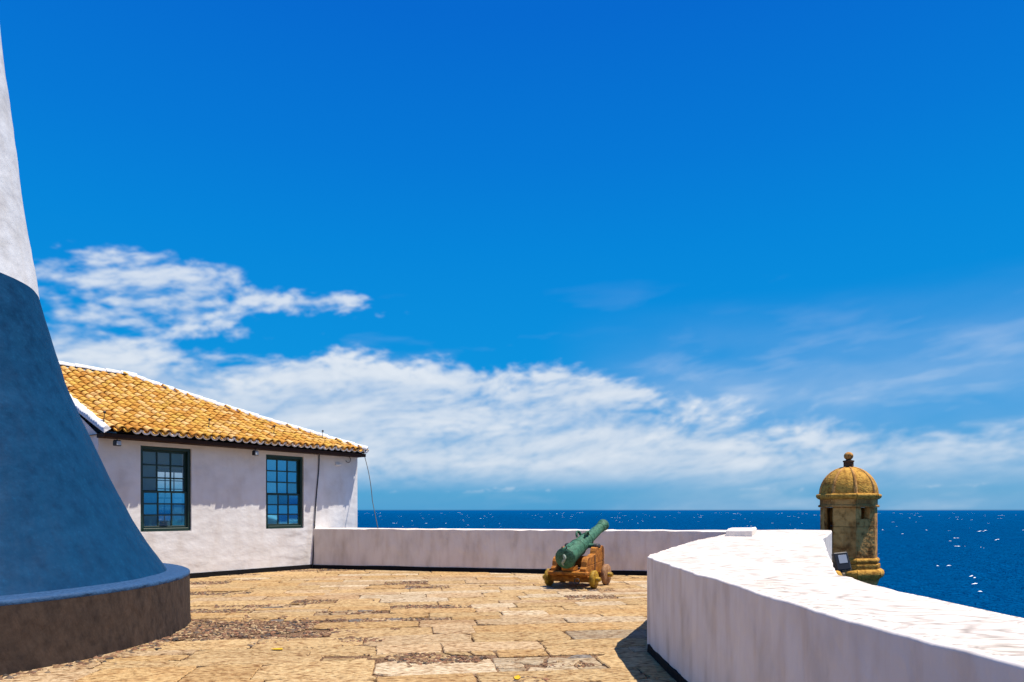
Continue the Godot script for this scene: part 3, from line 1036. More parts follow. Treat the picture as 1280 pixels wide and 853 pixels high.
func build_house() -> void:
	rng.seed = 909
	var o := base("house", HOUSE_AT, HOUSE_TURN)
	tag(o, "white single-storey house with orange barrel-tile roof and two green sash windows", "house")
	var W := 7.0
	var D := DEEP * 2.0
	var H := 3.24
	var holes := [[0.87, 2.03, 1.13, 3.08], [4.0, 5.15, 1.13, 3.08]]
	var mb := MB.new()
	wall_with_holes(mb, W, H, holes, 0.45)
	put("front_wall", mb, M.white_house, o)
	mb = MB.new()
	mb.xf = Transform3D(Basis(Vector3.UP, PI), Vector3(W, 0, -D))
	wall_with_holes(mb, W, H, [[0.95, 2.1, 1.13, 3.08], [4.2, 5.35, 1.13, 3.08]], 0.45)
	put("back_wall", mb, M.white_house, o)
	mb = MB.new()
	mb.xf = Transform3D(Basis(Vector3.UP, PI / 2), Vector3(W, 0, 0))
	wall_with_holes(mb, D, H, [], 0.45)
	put("side_wall", mb, M.white_house, o)
	mb = MB.new()
	mb.xf = Transform3D(Basis(Vector3.UP, -PI / 2), Vector3(0, 0, -D))
	wall_with_holes(mb, D, H, [], 0.45)
	for zz in [0.0, -0.45]:       # gable above
		var x := 0.0
		mb.xf = Transform3D()
		mb.tri(Vector3(-zz, H, 0), Vector3(-zz, H, -D), Vector3(-zz, roof_y(DEEP + OV) - 0.08, -DEEP), Vector3.LEFT if zz == 0.0 else Vector3.RIGHT, Vector3.LEFT if zz == 0.0 else Vector3.RIGHT, Vector3.LEFT if zz == 0.0 else Vector3.RIGHT)
	put("gable_wall", mb, M.white_house, o)
	mb = MB.new()
	mb.box(Vector3(0.451, 0.0, -D + 0.451), Vector3(W - 0.451, 0.06, -0.451))
	put("floor", mb, M.roof_deck, o)
	mb = MB.new()
	mb.box(Vector3(0.46, H - 0.03, -D + 0.46), Vector3(W - 0.46, H + 0.02, -0.46))
	put("ceiling", mb, M.interior, o)
	mb = MB.new()
	mb.box(Vector3(0.0, -0.05, 0.002), Vector3(5.44, 0.115, 0.016), 0.003)
	put("skirting", mb, M.black_skirt, o)
	var r2 := [1, 1, 1, 1, 1, 1, 1, 0, 1]
	build_window(o, 0.87, 2.03, 1.13, 3.08, 0.0, [[2, 2, 0, 0, 0, 0, 0, 0, 1], [2, 2, 2, 2, 2, 2, 2, 2, 2]])
	build_window(o, 4.0, 5.15, 1.13, 3.08, 0.0, [[1, 1, 1, 1, 1, 1, 0, 0, 1], [1, 1, 0, 1, 1, 1, 1, 1, 0]])
	build_window(o, W - 2.1, W - 0.95, 1.13, 3.08, -D, [[2, 2, 2, 2, 2, 2, 2, 2, 2], [2, 2, 2, 2, 2, 2, 2, 2, 2]], PI)
	build_window(o, W - 5.35, W - 4.2, 1.13, 3.08, -D, [[2, 2, 2, 2, 2, 2, 2, 2, 2], [2, 2, 2, 2, 2, 2, 2, 2, 2]], PI)
	# ---- roof
	var roof := base("roof", Vector3.ZERO, 0.0, o)
	var top := DEEP + OV
	var hipx := ROOF_W - top
	mb = MB.new()
	var steps := 10
	for k in steps:
		var b0 := top * k / steps
		var b1 := top * (k + 1) / steps
		var y0 := roof_y(b0) - 0.055
		var y1 := roof_y(b1) - 0.055
		var nr := Vector3(0, b1 - b0, y1 - y0).normalized()
		mb.quad(Vector3(-0.05, y0, OV - b0), Vector3(ROOF_W - b0, y0, OV - b0), Vector3(ROOF_W - b1, y1, OV - b1), Vector3(-0.05, y1, OV - b1), nr)
		var zb := -D - OV
		mb.quad(Vector3(-0.05, y0, zb + b0), Vector3(ROOF_W - b0, y0, zb + b0), Vector3(ROOF_W - b1, y1, zb + b1), Vector3(-0.05, y1, zb + b1), Vector3(nr.x, nr.y, -nr.z))
		mb.quad(Vector3(ROOF_W - b0, y0, OV - b0), Vector3(ROOF_W - b0, y0, zb + b0), Vector3(ROOF_W - b1, y1, zb + b1), Vector3(ROOF_W - b1, y1, OV - b1), Vector3(nr.z, nr.y, 0))
	mb.quad(Vector3(-0.05, 3.25, OV - 0.01), Vector3(ROOF_W - 0.01, 3.25, OV - 0.01), Vector3(ROOF_W - 0.01, 3.25, -D - OV), Vector3(-0.05, 3.25, -D - OV), Vector3.DOWN)
	put("roof_deck", mb, M.roof_deck, roof)
	mb = MB.new()
	mb.box(Vector3(-0.04, 3.17, 0.02), Vector3(ROOF_W - 0.03, 3.262, OV - 0.02), 0.006)
	put("eave_board", mb, M.eave_wood, roof)
	mb = MB.new()
	mb.box(Vector3(W + 0.01, 3.17, -D), Vector3(W + 0.018, 3.26, 0.018), 0.002)
	put("eave_board", mb, M.eave_wood, roof)
	# barrel tiles
	var tones := [Color(0.64, 0.36, 0.07), Color(0.70, 0.42, 0.10), Color(0.62, 0.32, 0.055), Color(0.72, 0.45, 0.14), Color(0.66, 0.40, 0.075), Color(0.56, 0.27, 0.05), Color(0.74, 0.48, 0.18)]
	var covers := []
	var channels := []
	for tn in tones:
		covers.append(tile_mesh(tn))
		channels.append(tile_mesh(tn, true))
	var list := []
	var rowh := 0.24
	var nrow := int(top / rowh) + 1
	var ncol := 36
	var pitch := 0.1985
	for i in ncol:
		var x := 0.10 + pitch * i
		var sag := rng.randf_range(-0.02, 0.02)
		for j in nrow:
			var b := -0.045 + rowh * j + sag + rng.randf_range(-0.028, 0.028)
			if b > top - 0.34 or x > ROOF_W - maxf(b, 0.0) - 0.20:
				continue
			var fr := slope_frame(x + rng.randf_range(-0.008, 0.008), b)
			fr.origin += fr.basis.y * (0.014 + rng.randf_range(0.0, 0.008))
			fr.basis = fr.basis * Basis(Vector3.UP, rng.randf_range(-0.07, 0.07)) * Basis(Vector3.RIGHT, rng.randf_range(-0.015, 0.015))
			list.append([fr, rng.randi() % tones.size(), (Transform3D(Basis(Vector3.UP, HOUSE_TURN), HOUSE_AT) * fr.origin).distance_to(Vector3(0, EYE, 0))])
	list.sort_custom(func(a, b): return a[2] < b[2])
	var extra := []
	for k in tones.size():
		extra.append([])
	for k in list.size():
		if k < 300:
			var tl := put_mesh("roof_tile", covers[list[k][1]], roof)
			tl.transform = list[k][0]
		else:
			extra[list[k][1]].append(list[k][0])
	# channels between, and the slopes that face away
	var chan := []
	for k in tones.size():
		chan.append([])
	var flipx := Transform3D(Basis(Vector3.UP, PI), Vector3(ROOF_W, 0, -D))
	for i in ncol:
		var x := 0.10 + pitch * (i + 0.5)
		for j in nrow:
			var b := -0.03 + rowh * j
			if b > top - 0.34 or x > ROOF_W - maxf(b, 0.0) - 0.20:
				continue
			var fr := slope_frame(x, b)
			fr.origin += fr.basis.y * 0.062
			chan[rng.randi() % tones.size()].append(fr)
			var fb := slope_frame(ROOF_W - x, b)
			fb.origin += fb.basis.y * 0.014
			extra[rng.randi() % tones.size()].append(flipx * fb)
	var side := Transform3D(Basis(Vector3.UP, PI / 2), Vector3(ROOF_W - OV, 0, 0))
	var wid := D + 2.0 * OV
	for i in int(wid / pitch):
		var x := 0.1 + pitch * i
		for j in nrow:
			var b := -0.045 + rowh * j
			if b > minf(x, wid - x) - 0.06:
				continue
			var fr := slope_frame(x - OV, b)
			fr.origin += fr.basis.y * 0.014
			extra[rng.randi() % tones.size()].append(side * fr)
	var join := MB.new()
	for pass_no in 2:
		join = MB.new()
		for k in tones.size():
			var am: ArrayMesh = covers[k] if pass_no == 0 else channels[k]
			var ar := am.surface_get_arrays(0)
			var vv: PackedVector3Array = ar[Mesh.ARRAY_VERTEX]
			var nn: PackedVector3Array = ar[Mesh.ARRAY_NORMAL]
			var cc: PackedColorArray = ar[Mesh.ARRAY_COLOR]
			for fr in (extra[k] if pass_no == 0 else chan[k]):
				for q in vv.size():
					join.v.append(fr * vv[q])
					join.n.append(fr.basis * nn[q])
				join.c.append_array(cc)
		var jn := put("further_tiles" if pass_no == 0 else "channel_tiles", join, M.tile, roof)
		jn.set_meta("kind", "stuff")
	# whitewashed tile mouths along the eave
	mb = MB.new()
	for k in 8:
		var q := []
		for kk in [k, k + 1]:
			var th: float = PI + PI * kk / 8.0
			q.append(Vector3(cos(th), sin(th), 0))
		for zz in [0.0, -0.09]:
			mb.quad(q[0] * 0.098 + Vector3(0, 0, zz), q[1] * 0.098 + Vector3(0, 0, zz), q[1] * 0.062 + Vector3(0, 0, zz), q[0] * 0.062 + Vector3(0, 0, zz), Vector3.BACK if zz == 0.0 else Vector3.FORWARD)
		mb.quadn(q[0] * 0.098, q[1] * 0.098, q[1] * 0.098 + Vector3(0, 0, -0.09), q[0] * 0.098 + Vector3(0, 0, -0.09), q[0], q[1], q[1], q[0])
		mb.quadn(q[0] * 0.062, q[1] * 0.062, q[1] * 0.062 + Vector3(0, 0, -0.09), q[0] * 0.062 + Vector3(0, 0, -0.09), -q[0], -q[1], -q[1], -q[0])
	var mouth := mb.mesh(M.white_roof)
	for i in range(2, ncol - 1):
		var e := put_mesh("eave_tile", mouth, roof)
		e.position = Vector3(0.10 + pitch * (i + 0.5) + rng.randf_range(-0.01, 0.01), 3.372 + rng.randf_range(-0.008, 0.008), OV + 0.045 + rng.randf_range(-0.015, 0.015))
		e.rotation = Vector3(0.35, rng.randf_range(-0.08, 0.08), rng.randf_range(-0.12, 0.12))
	# whitewashed ridge and hip tiles
	var ridge := MB.new()
	ridge.col = Color.WHITE
	for k in 8:
		var q := []
		for kk in [k, k + 1]:
			var th: float = PI * kk / 8.0
			q.append(Vector3(0, sin(th), cos(th)))
		ridge.quadn(q[0] * 0.115, q[1] * 0.115, q[1] * 0.095 + Vector3(0.43, 0, 0), q[0] * 0.095 + Vector3(0.43, 0, 0), q[0], q[1], q[1], q[0])
		ridge.quad(q[0] * 0.115, q[1] * 0.115, q[1] * 0.085, q[0] * 0.085, Vector3.LEFT)
	var rmesh := ridge.mesh(M.white_roof)
	var x := -0.12
	while x < hipx:
		var e := put_mesh("ridge_tile", rmesh, roof)
		e.position = Vector3(x, roof_y(top) + 0.02 + rng.randf_range(-0.008, 0.008), -DEEP)
		x += 0.38
	for hs in 2:
		var b := 0.0
		while b < top - 0.1:
			var pa := Vector3(ROOF_W - b, roof_y(b) + 0.035, OV - b)
			var b2 := minf(b + 0.30, top)
			var pb := Vector3(ROOF_W - b2, roof_y(b2) + 0.035, OV - b2)
			if hs == 1:
				pa.z = -D - pa.z; pb.z = -D - pb.z
			var dx := (pb - pa).normalized()
			var up := (Vector3.UP - dx * dx.y).normalized()
			var e := put_mesh("hip_tile", rmesh, roof)
			e.transform = Transform3D(Basis(dx, up, dx.cross(up)), pa + up * rng.randf_range(-0.01, 0.008))
			b += 0.272
	# whitewashed mortar verge of the gable
	mb = MB.new()
	var vn := noise_of(808, 2.5, 3)
	for k in 40:
		var b0 := -0.07 + (top + 0.07) * k / 40.0
		var b1 := -0.07 + (top + 0.07) * (k + 1) / 40.0
		var ys := []
		for bb in [b0, b1]:
			var l := vn.get_noise_2d(bb, 3.0) * 0.035
			var wv := vn.get_noise_2d(bb, 9.0) * 0.05
			ys.append([Vector3(-0.07, roof_y(bb) - 0.07, OV - bb), Vector3(-0.08, roof_y(bb) + 0.04 + l, OV - bb), Vector3(-0.03, roof_y(bb) + 0.10 + l, OV - bb), Vector3(0.03 + wv, roof_y(bb) + 0.10 + l, OV - bb), Vector3(0.10 + wv, roof_y(bb) + 0.03, OV - bb)])
		var nn := [Vector3(-1, 0, 0), Vector3(-0.8, 0.6, 0), Vector3(-0.2, 0.97, 0.2), Vector3(0.5, 0.85, 0.2), Vector3(0.9, 0.4, 0.1)]
		for q in 4:
			mb.quadn(ys[0][q], ys[0][q + 1], ys[1][q + 1], ys[1][q], nn[q], nn[q + 1], nn[q + 1], nn[q])
		if k == 0:
			for q in range(1, 4):
				mb.tri(ys[0][0], ys[0][q], ys[0][q + 1], Vector3.BACK, Vector3.BACK, Vector3.BACK)
	put("verge", mb, M.white_roof, roof).set_meta("label", "whitewashed mortar verge")
	# ---- things on the house
	var hx := Transform3D(Basis(Vector3.UP, HOUSE_TURN), HOUSE_AT)
	var which := ["small black floodlight under the eave beside the tower", "small black floodlight under the eave between the two windows"]
	for k in 2:
		var f := base("eave_floodlight", hx * Vector3([0.25, 3.50][k], 3.17, OV - 0.10), HOUSE_TURN + 0.3)
		tag(f, which[k], "floodlight", "floodlights under the eave")
		mb = MB.new()
		mb.tube([Vector3(0, 0.0, 0), Vector3(0, -0.05, 0.0)], 0.012, 6)
		mb.tube([Vector3(-0.075, -0.05, 0), Vector3(0.075, -0.05, 0)], 0.01, 6)
		put("bracket", mb, M.black, f)
		mb = MB.new()
		mb.box(Vector3(-0.07, -0.17, -0.05), Vector3(0.07, -0.055, 0.055), 0.012)
		put("housing", mb, M.black, f)
		mb = MB.new()
		mb.box(Vector3(-0.055, -0.155, 0.056), Vector3(0.055, -0.07, 0.060), 0.001)
		put("lens", mb, M.lamp_glass, f)
	var wh := ["thin lightning rod at the white verge corner of the roof", "thin lightning rod on the roof tiles above the first window", "thin lightning rod on the roof tiles beside the far window", "thin lightning rod on the roof tiles where the wall cable goes up"]
	for k in 4:
		var px: float = [0.02, 2.52, 4.31, 5.90][k]
		var bz: float = [0.20, 0.55, 0.55, 0.62][k]
		var rd := base("lightning_rod", hx * Vector3(px, roof_y(bz) + 0.085, OV - bz), HOUSE_TURN)
		tag(rd, wh[k], "lightning rod", "lightning rods along the eave")
		mb = MB.new()
		mb.tube([Vector3(0, -0.03, 0), Vector3(0.02, 0.20, 0)], 0.008, 6)
		put("rod", mb, M.black, rd)
		mb = MB.new()
		mb.xf.origin = Vector3(0.02, 0.21, 0)
		var pr := []
		for q in 7:
			pr.append(Vector2(sin(PI * q / 6.0), -cos(PI * q / 6.0)) * 0.03)
		mb.lathe(pr, 8)
		put("ball", mb, M.black, rd)
		mb = MB.new()
		for q in 3:
			mb.tube([Vector3(0, 0.05, 0), Vector3(cos(q * 2.1) * 0.07, -0.05, sin(q * 2.1) * 0.07)], 0.006, 5)
		put("foot", mb, M.black, rd)
	mb = MB.new()
	var cab := []
	for k in 15:
		var t := k / 14.0
		cab.append(hx * Vector3(lerpf(5.64, 5.40, t) + 0.012 * sin(t * 9.0), lerpf(3.26, 0.02, t), 0.026 + 0.006 * sin(t * 14.0)))
	mb.tube(cab, 0.016, 8)
	var cb := put("wall_cable", mb, M.black, self)
	tag(cb, "black cable running down the white house wall beside the far window", "cable")
	mb = MB.new()
	var a := hx * Vector3(7.07, 3.30, 0.20)
	var e2 := Vector3(-3.66, 1.12, -18.62)
	var wire := []
	for k in 17:
		var t := k / 16.0
		var p := a.lerp(e2, t)
		p.y -= 0.05 * sin(PI * t)
		p += Vector3(0.05, 0.0, 0.03) * (sin(PI * minf(1.0, t * 1.6)) if t < 0.625 else 0.0)
		wire.append(p)
	mb.tube(wire, 0.011, 6)
	var wr := put("corner_wire", mb, M.black, self)
	tag(wr, "dark wire hanging from the roof corner down to the low white wall", "cable")
	mb = MB.new()
	var hk := []
	for k in 8:
		var th := PI * 1.4 * k / 7.0
		hk.append(hx * Vector3(6.62 + 0.09 * sin(th), 3.19 - 0.10 + 0.09 * cos(th), 0.05))
	mb.tube(hk, 0.009, 6)
	tag(put("cable_loop", mb, M.black, self), "small dark loop of cable under the eave near the roof corner", "cable")
	mb = MB.new()
	mb.xf = hx
	mb.box(Vector3(6.18, 2.90, 0.0), Vector3(6.36, 2.96, 0.06), 0.01)
	tag(put("junction_box", mb, M.white_roof, self), "small pale junction box on the shaded wall near the house corner", "junction box")


# ---------------------------------------------------------------- sentry box
func build_sentry_box() -> void:
	rng.seed = 515
	var at := Vector3(9.87, 0, -20.0)
	var o := base("sentry_box", at)
	tag(o, "ochre stone sentry box with ribbed dome and ball finial above the sea", "sentry box")
	var face := atan2(-at.x, -at.z)          # the way towards the terrace viewpoint
	var vert := []
	for k in 8:
		vert.append(face + deg_to_rad(14.0 + 45.0 * k))
	# vert[0] and vert[7] bound the face [-31, 14]; vert[7], vert[6] the door face
	var dirv := func(a: float) -> Vector2:
		return Vector2(sin(a), cos(a))
	var R := 0.775
	var piece := func(k: int, f0: float, f1: float, y0: float, y1: float, called: String, m: Material, parent: Node, thick := 0.20):
		var a0: float = vert[k]
		var a1: float = vert[(k + 1) % 8]
		var o0: Vector2 = dirv.call(a0) * R; var o1: Vector2 = dirv.call(a1) * R
		var i0: Vector2 = dirv.call(a0) * (R - thick); var i1: Vector2 = dirv.call(a1) * (R - thick)
		var g := 0.004
		var poly := PackedVector2Array([o0.lerp(o1, f0 + g), o0.lerp(o1, f1 - g), i0.lerp(i1, f1 - g), i0.lerp(i1, f0 + g)])
		var b := MB.new()
		var f := rng.randf_range(0.68, 1.15)
		b.col = Color(f, f, f)
		b.prism(poly, y0 + 0.003, y1 - 0.003, 0.012, 1, false, true)
		put(called, b, m, parent)
	var body := base("wall", Vector3.ZERO, 0.0, o)
	for k in 8:
		if k == 6:                               # door face, door at its nearer half
			piece.call(k, 0.0, 0.34, -0.1, 0.82, "stone_block", M.box_wall, body, 0.07)
			piece.call(k, 0.0, 0.34, 0.82, 1.70, "stone_block", M.box_wall, body, 0.07)
			piece.call(k, 0.96, 1.0, -0.1, 1.70, "stone_block", M.box_wall, body, 0.07)
		elif k == 0:                             # face with the little square window
			piece.call(k, 0.0, 0.55, 0.25, 1.15, "stone_block", M.box_wall, body)
			piece.call(k, 0.55, 1.0, 0.25, 1.15, "stone_block", M.box_wall, body)
			piece.call(k, 0.0, 1.0, 1.15, 1.37, "stone_block", M.box_wall, body)
			piece.call(k, 0.0, 0.28, 1.37, 1.70, "stone_block", M.box_wall, body)
			piece.call(k, 0.74, 1.0, 1.37, 1.70, "stone_block", M.box_wall, body)
		else:
			var s := rng.randf_range(0.4, 0.65)
			piece.call(k, 0.0, s, 0.25, 1.15, "stone_block", M.box_wall, body)
			piece.call(k, s, 1.0, 0.25, 1.15, "stone_block", M.box_wall, body)
			if rng.randf() < 0.5 or k == 7:
				piece.call(k, 0.0, 1.0 - s, 1.15, 1.70, "stone_block", M.box_wall, body)
				piece.call(k, 1.0 - s, 1.0, 1.15, 1.70, "stone_block", M.box_wall, body)
			else:
				piece.call(k, 0.0, 1.0, 1.15, 1.70, "stone_block", M.box_wall, body)
	var ring := func(prof: Array, called: String, m: Material, skip := -1):
		var part := base(called, Vector3.ZERO, 0.0, o)
		for k in 8:
			if k == skip:
				continue
			var b := MB.new()
			var f := rng.randf_range(0.82, 1.12)
			b.col = Color(f, f, f)
			b.lathe(prof, 1, vert[k] + 0.006, vert[k] + PI / 4 - 0.006, true)
			put("stone_block", b, m, part)
	ring.call([Vector2(0.60, 1.70), Vector2(0.80, 1.70), Vector2(0.835, 1.72), Vector2(0.835, 1.755), Vector2(0.79, 1.78), Vector2(0.6, 1.78)], "string_course", M.box_wall, -1)
	ring.call([Vector2(0.60, 1.78), Vector2(0.785, 1.78), Vector2(0.785, 1.93), Vector2(0.6, 1.93)], "frieze", M.box_wall)
	ring.call([Vector2(0.60, 1.93), Vector2(0.80, 1.93), Vector2(0.85, 1.955), Vector2(0.89, 2.0), Vector2(0.895, 2.055), Vector2(0.87, 2.085), Vector2(0.78, 2.10), Vector2(0.6, 2.10)], "cornice", M.box_gold)
	# dome
	var dome := base("dome", Vector3.ZERO, 0.0, o)
	var dp := []
	for q in 11:
		var th := PI * 0.5 * q / 10.0
		dp.append(Vector2(0.765 * cos(th) + 0.004, 2.095 + 0.79 * sin(th)))
	for k in 8:
		var b := MB.new()
		var f: float = [1.05, 0.92, 0.95, 1.0, 0.9, 0.96, 0.86, 1.0][k]
		b.col = Color(f, f, f)
		b.lathe(dp, 3, vert[k] + 0.04, vert[k] + PI / 4 - 0.04, false)
		put("dome_panel", b, M.box_gold, dome)
		b = MB.new()
		var pts := []
		var rad := []
		for q in 9:
			var th := PI * 0.47 * q / 8.0
			var dv: Vector2 = dirv.call(vert[k])
			pts.append(Vector3(dv.x, 0, dv.y) * (0.757 * cos(th)) + Vector3(0, 2.092 + 0.785 * sin(th), 0))
			rad.append(lerpf(0.058, 0.03, q / 8.0))
		b.tube(pts, rad, 7)
		put("rib", b, M.box_wall, dome)
	var fin := base("finial", Vector3.ZERO, 0.0, o)
	var b := MB.new()
	b.lathe([Vector2(0.0, 2.84), Vector2(0.15, 2.84), Vector2(0.155, 2.87), Vector2(0.135, 2.90), Vector2(0.135, 3.02), Vector2(0.155, 3.04), Vector2(0.15, 3.07), Vector2(0.08, 3.085), Vector2(0.07, 3.10), Vector2(0.0, 3.10)], 12)
	put("pedestal", b, M.box_dark, fin)
	b = MB.new()
	var sp := []
	for q in 11:
		sp.append(Vector2(sin(PI * q / 10.0) * 0.128, 3.205 - cos(PI * q / 10.0) * 0.12))
	b.lathe(sp, 16)
	put("ball", b, M.box_wall, fin)
	# foot mouldings and corbel
	ring.call([Vector2(0.55, 0.25), Vector2(0.78, 0.25), Vector2(0.825, 0.22), Vector2(0.84, 0.17), Vector2(0.825, 0.11), Vector2(0.79, 0.09), Vector2(0.55, 0.09)].duplicate(), "upper_moulding", M.box_gold)
	ring.call([Vector2(0.55, 0.09), Vector2(0.80, 0.09), Vector2(0.85, 0.07), Vector2(0.86, 0.0), Vector2(0.84, -0.05), Vector2(0.55, -0.05)], "middle_moulding", M.box_gold)
	ring.call([Vector2(0.55, -0.05), Vector2(0.86, -0.06), Vector2(0.945, -0.12), Vector2(0.965, -0.20), Vector2(0.94, -0.30), Vector2(0.84, -0.37), Vector2(0.55, -0.38)], "bowl_moulding", M.box_gold)
	b = MB.new()
	b.lathe([Vector2(0.84, -0.37), Vector2(0.70, -0.75), Vector2(0.60, -1.0), Vector2(0.35, -1.9), Vector2(0.08, -2.8), Vector2(0.0, -2.85)], 8, vert[0], vert[0] + TAU, true)
	put("corbel", b, M.box_wall, o)
	b = MB.new()
	b.lathe([Vector2(0.0, -0.10), Vector2(0.6, -0.10)], 8, vert[0], vert[0] + TAU, true)
	put("floor_slab", b, M.box_wall, o)
	# ledge that leads to it
	b = MB.new()
	b.prism(PackedVector2Array([Vector2(5.4, -12.6), Vector2(6.5, -13.0), Vector2(7.6, -15.2), Vector2(8.75, -18.4), Vector2(9.5, -19.35), Vector2(9.2, -20.3), Vector2(8.2, -19.6), Vector2(6.6, -17.8)]), SEA_Y - 1.0, -0.14, 0.02, 1)
	var lg := put("ledge", b, M.fort, self)
	lg.set_meta("kind", "structure")
	# stone bollard and floodlight behind the parapet
	b = MB.new()
	var bp := [Vector2(0.13, -0.145), Vector2(0.13, 0.16), Vector2(0.125, 0.22), Vector2(0.118, 0.27), Vector2(0.098, 0.325), Vector2(0.066, 0.362), Vector2(0.03, 0.378), Vector2(0.0, 0.38)]
	b.lathe(bp, 14)
	var bo := put("stone_bollard", b, M.box_gold, self)
	bo.position = Vector3(6.66, 0, -14.0)
	tag(bo, "rounded ochre stone stump below the floodlight", "bollard")
	var fl := base("floodlight", Vector3(6.93, -0.14, -14.35), deg_to_rad(-4.0))
	tag(fl, "black square floodlight on a post between parapet and sentry box", "floodlight")
	b = MB.new()
	b.tube([Vector3(0, 0, 0), Vector3(0, 0.50, 0)], 0.022, 8)
	put("post", b, M.black, fl)
	var hd := base("head", Vector3(0, 0.68, 0.0), 0.0, fl)
	hd.rotation = Vector3(-0.25, 0.12, 0.10)
	b = MB.new()
	b.box(Vector3(-0.155, -0.19, -0.06), Vector3(0.155, 0.19, 0.05), 0.02)
	b.box(Vector3(-0.10, -0.13, -0.13), Vector3(0.10, 0.13, -0.061), 0.02)
	put("housing", b, M.black, hd)
	b = MB.new()
	b.box(Vector3(-0.075, -0.045, 0.052), Vector3(0.105, 0.13, 0.056), 0.001)
	put("lens", b, M.lamp_glass, hd)
	b = MB.new()
	b.tube([Vector3(-0.175, 0.0, 0), Vector3(-0.175, -0.21, 0), Vector3(0.175, -0.21, 0), Vector3(0.175, 0.0, 0)], 0.012, 6)
	put("yoke", b, M.black, hd)


# ---------------------------------------------------------------- cannon
func side_plate(poly: Array, x0: float, x1: float) -> MB:
	# outline in (forward, height) swept across x
	var mb := MB.new()
	var pts := PackedVector2Array()
	for q in poly:
		pts.append(Vector2(q[0], q[1]))
	mb.xf = Transform3D(Basis(Vector3(0, 0, -1), Vector3(1, 0, 0), Vector3(0, 1, 0)), Vector3.ZERO)
	mb.prism(pts, x0, x1, 0.008, 1, false, true)
	return mb

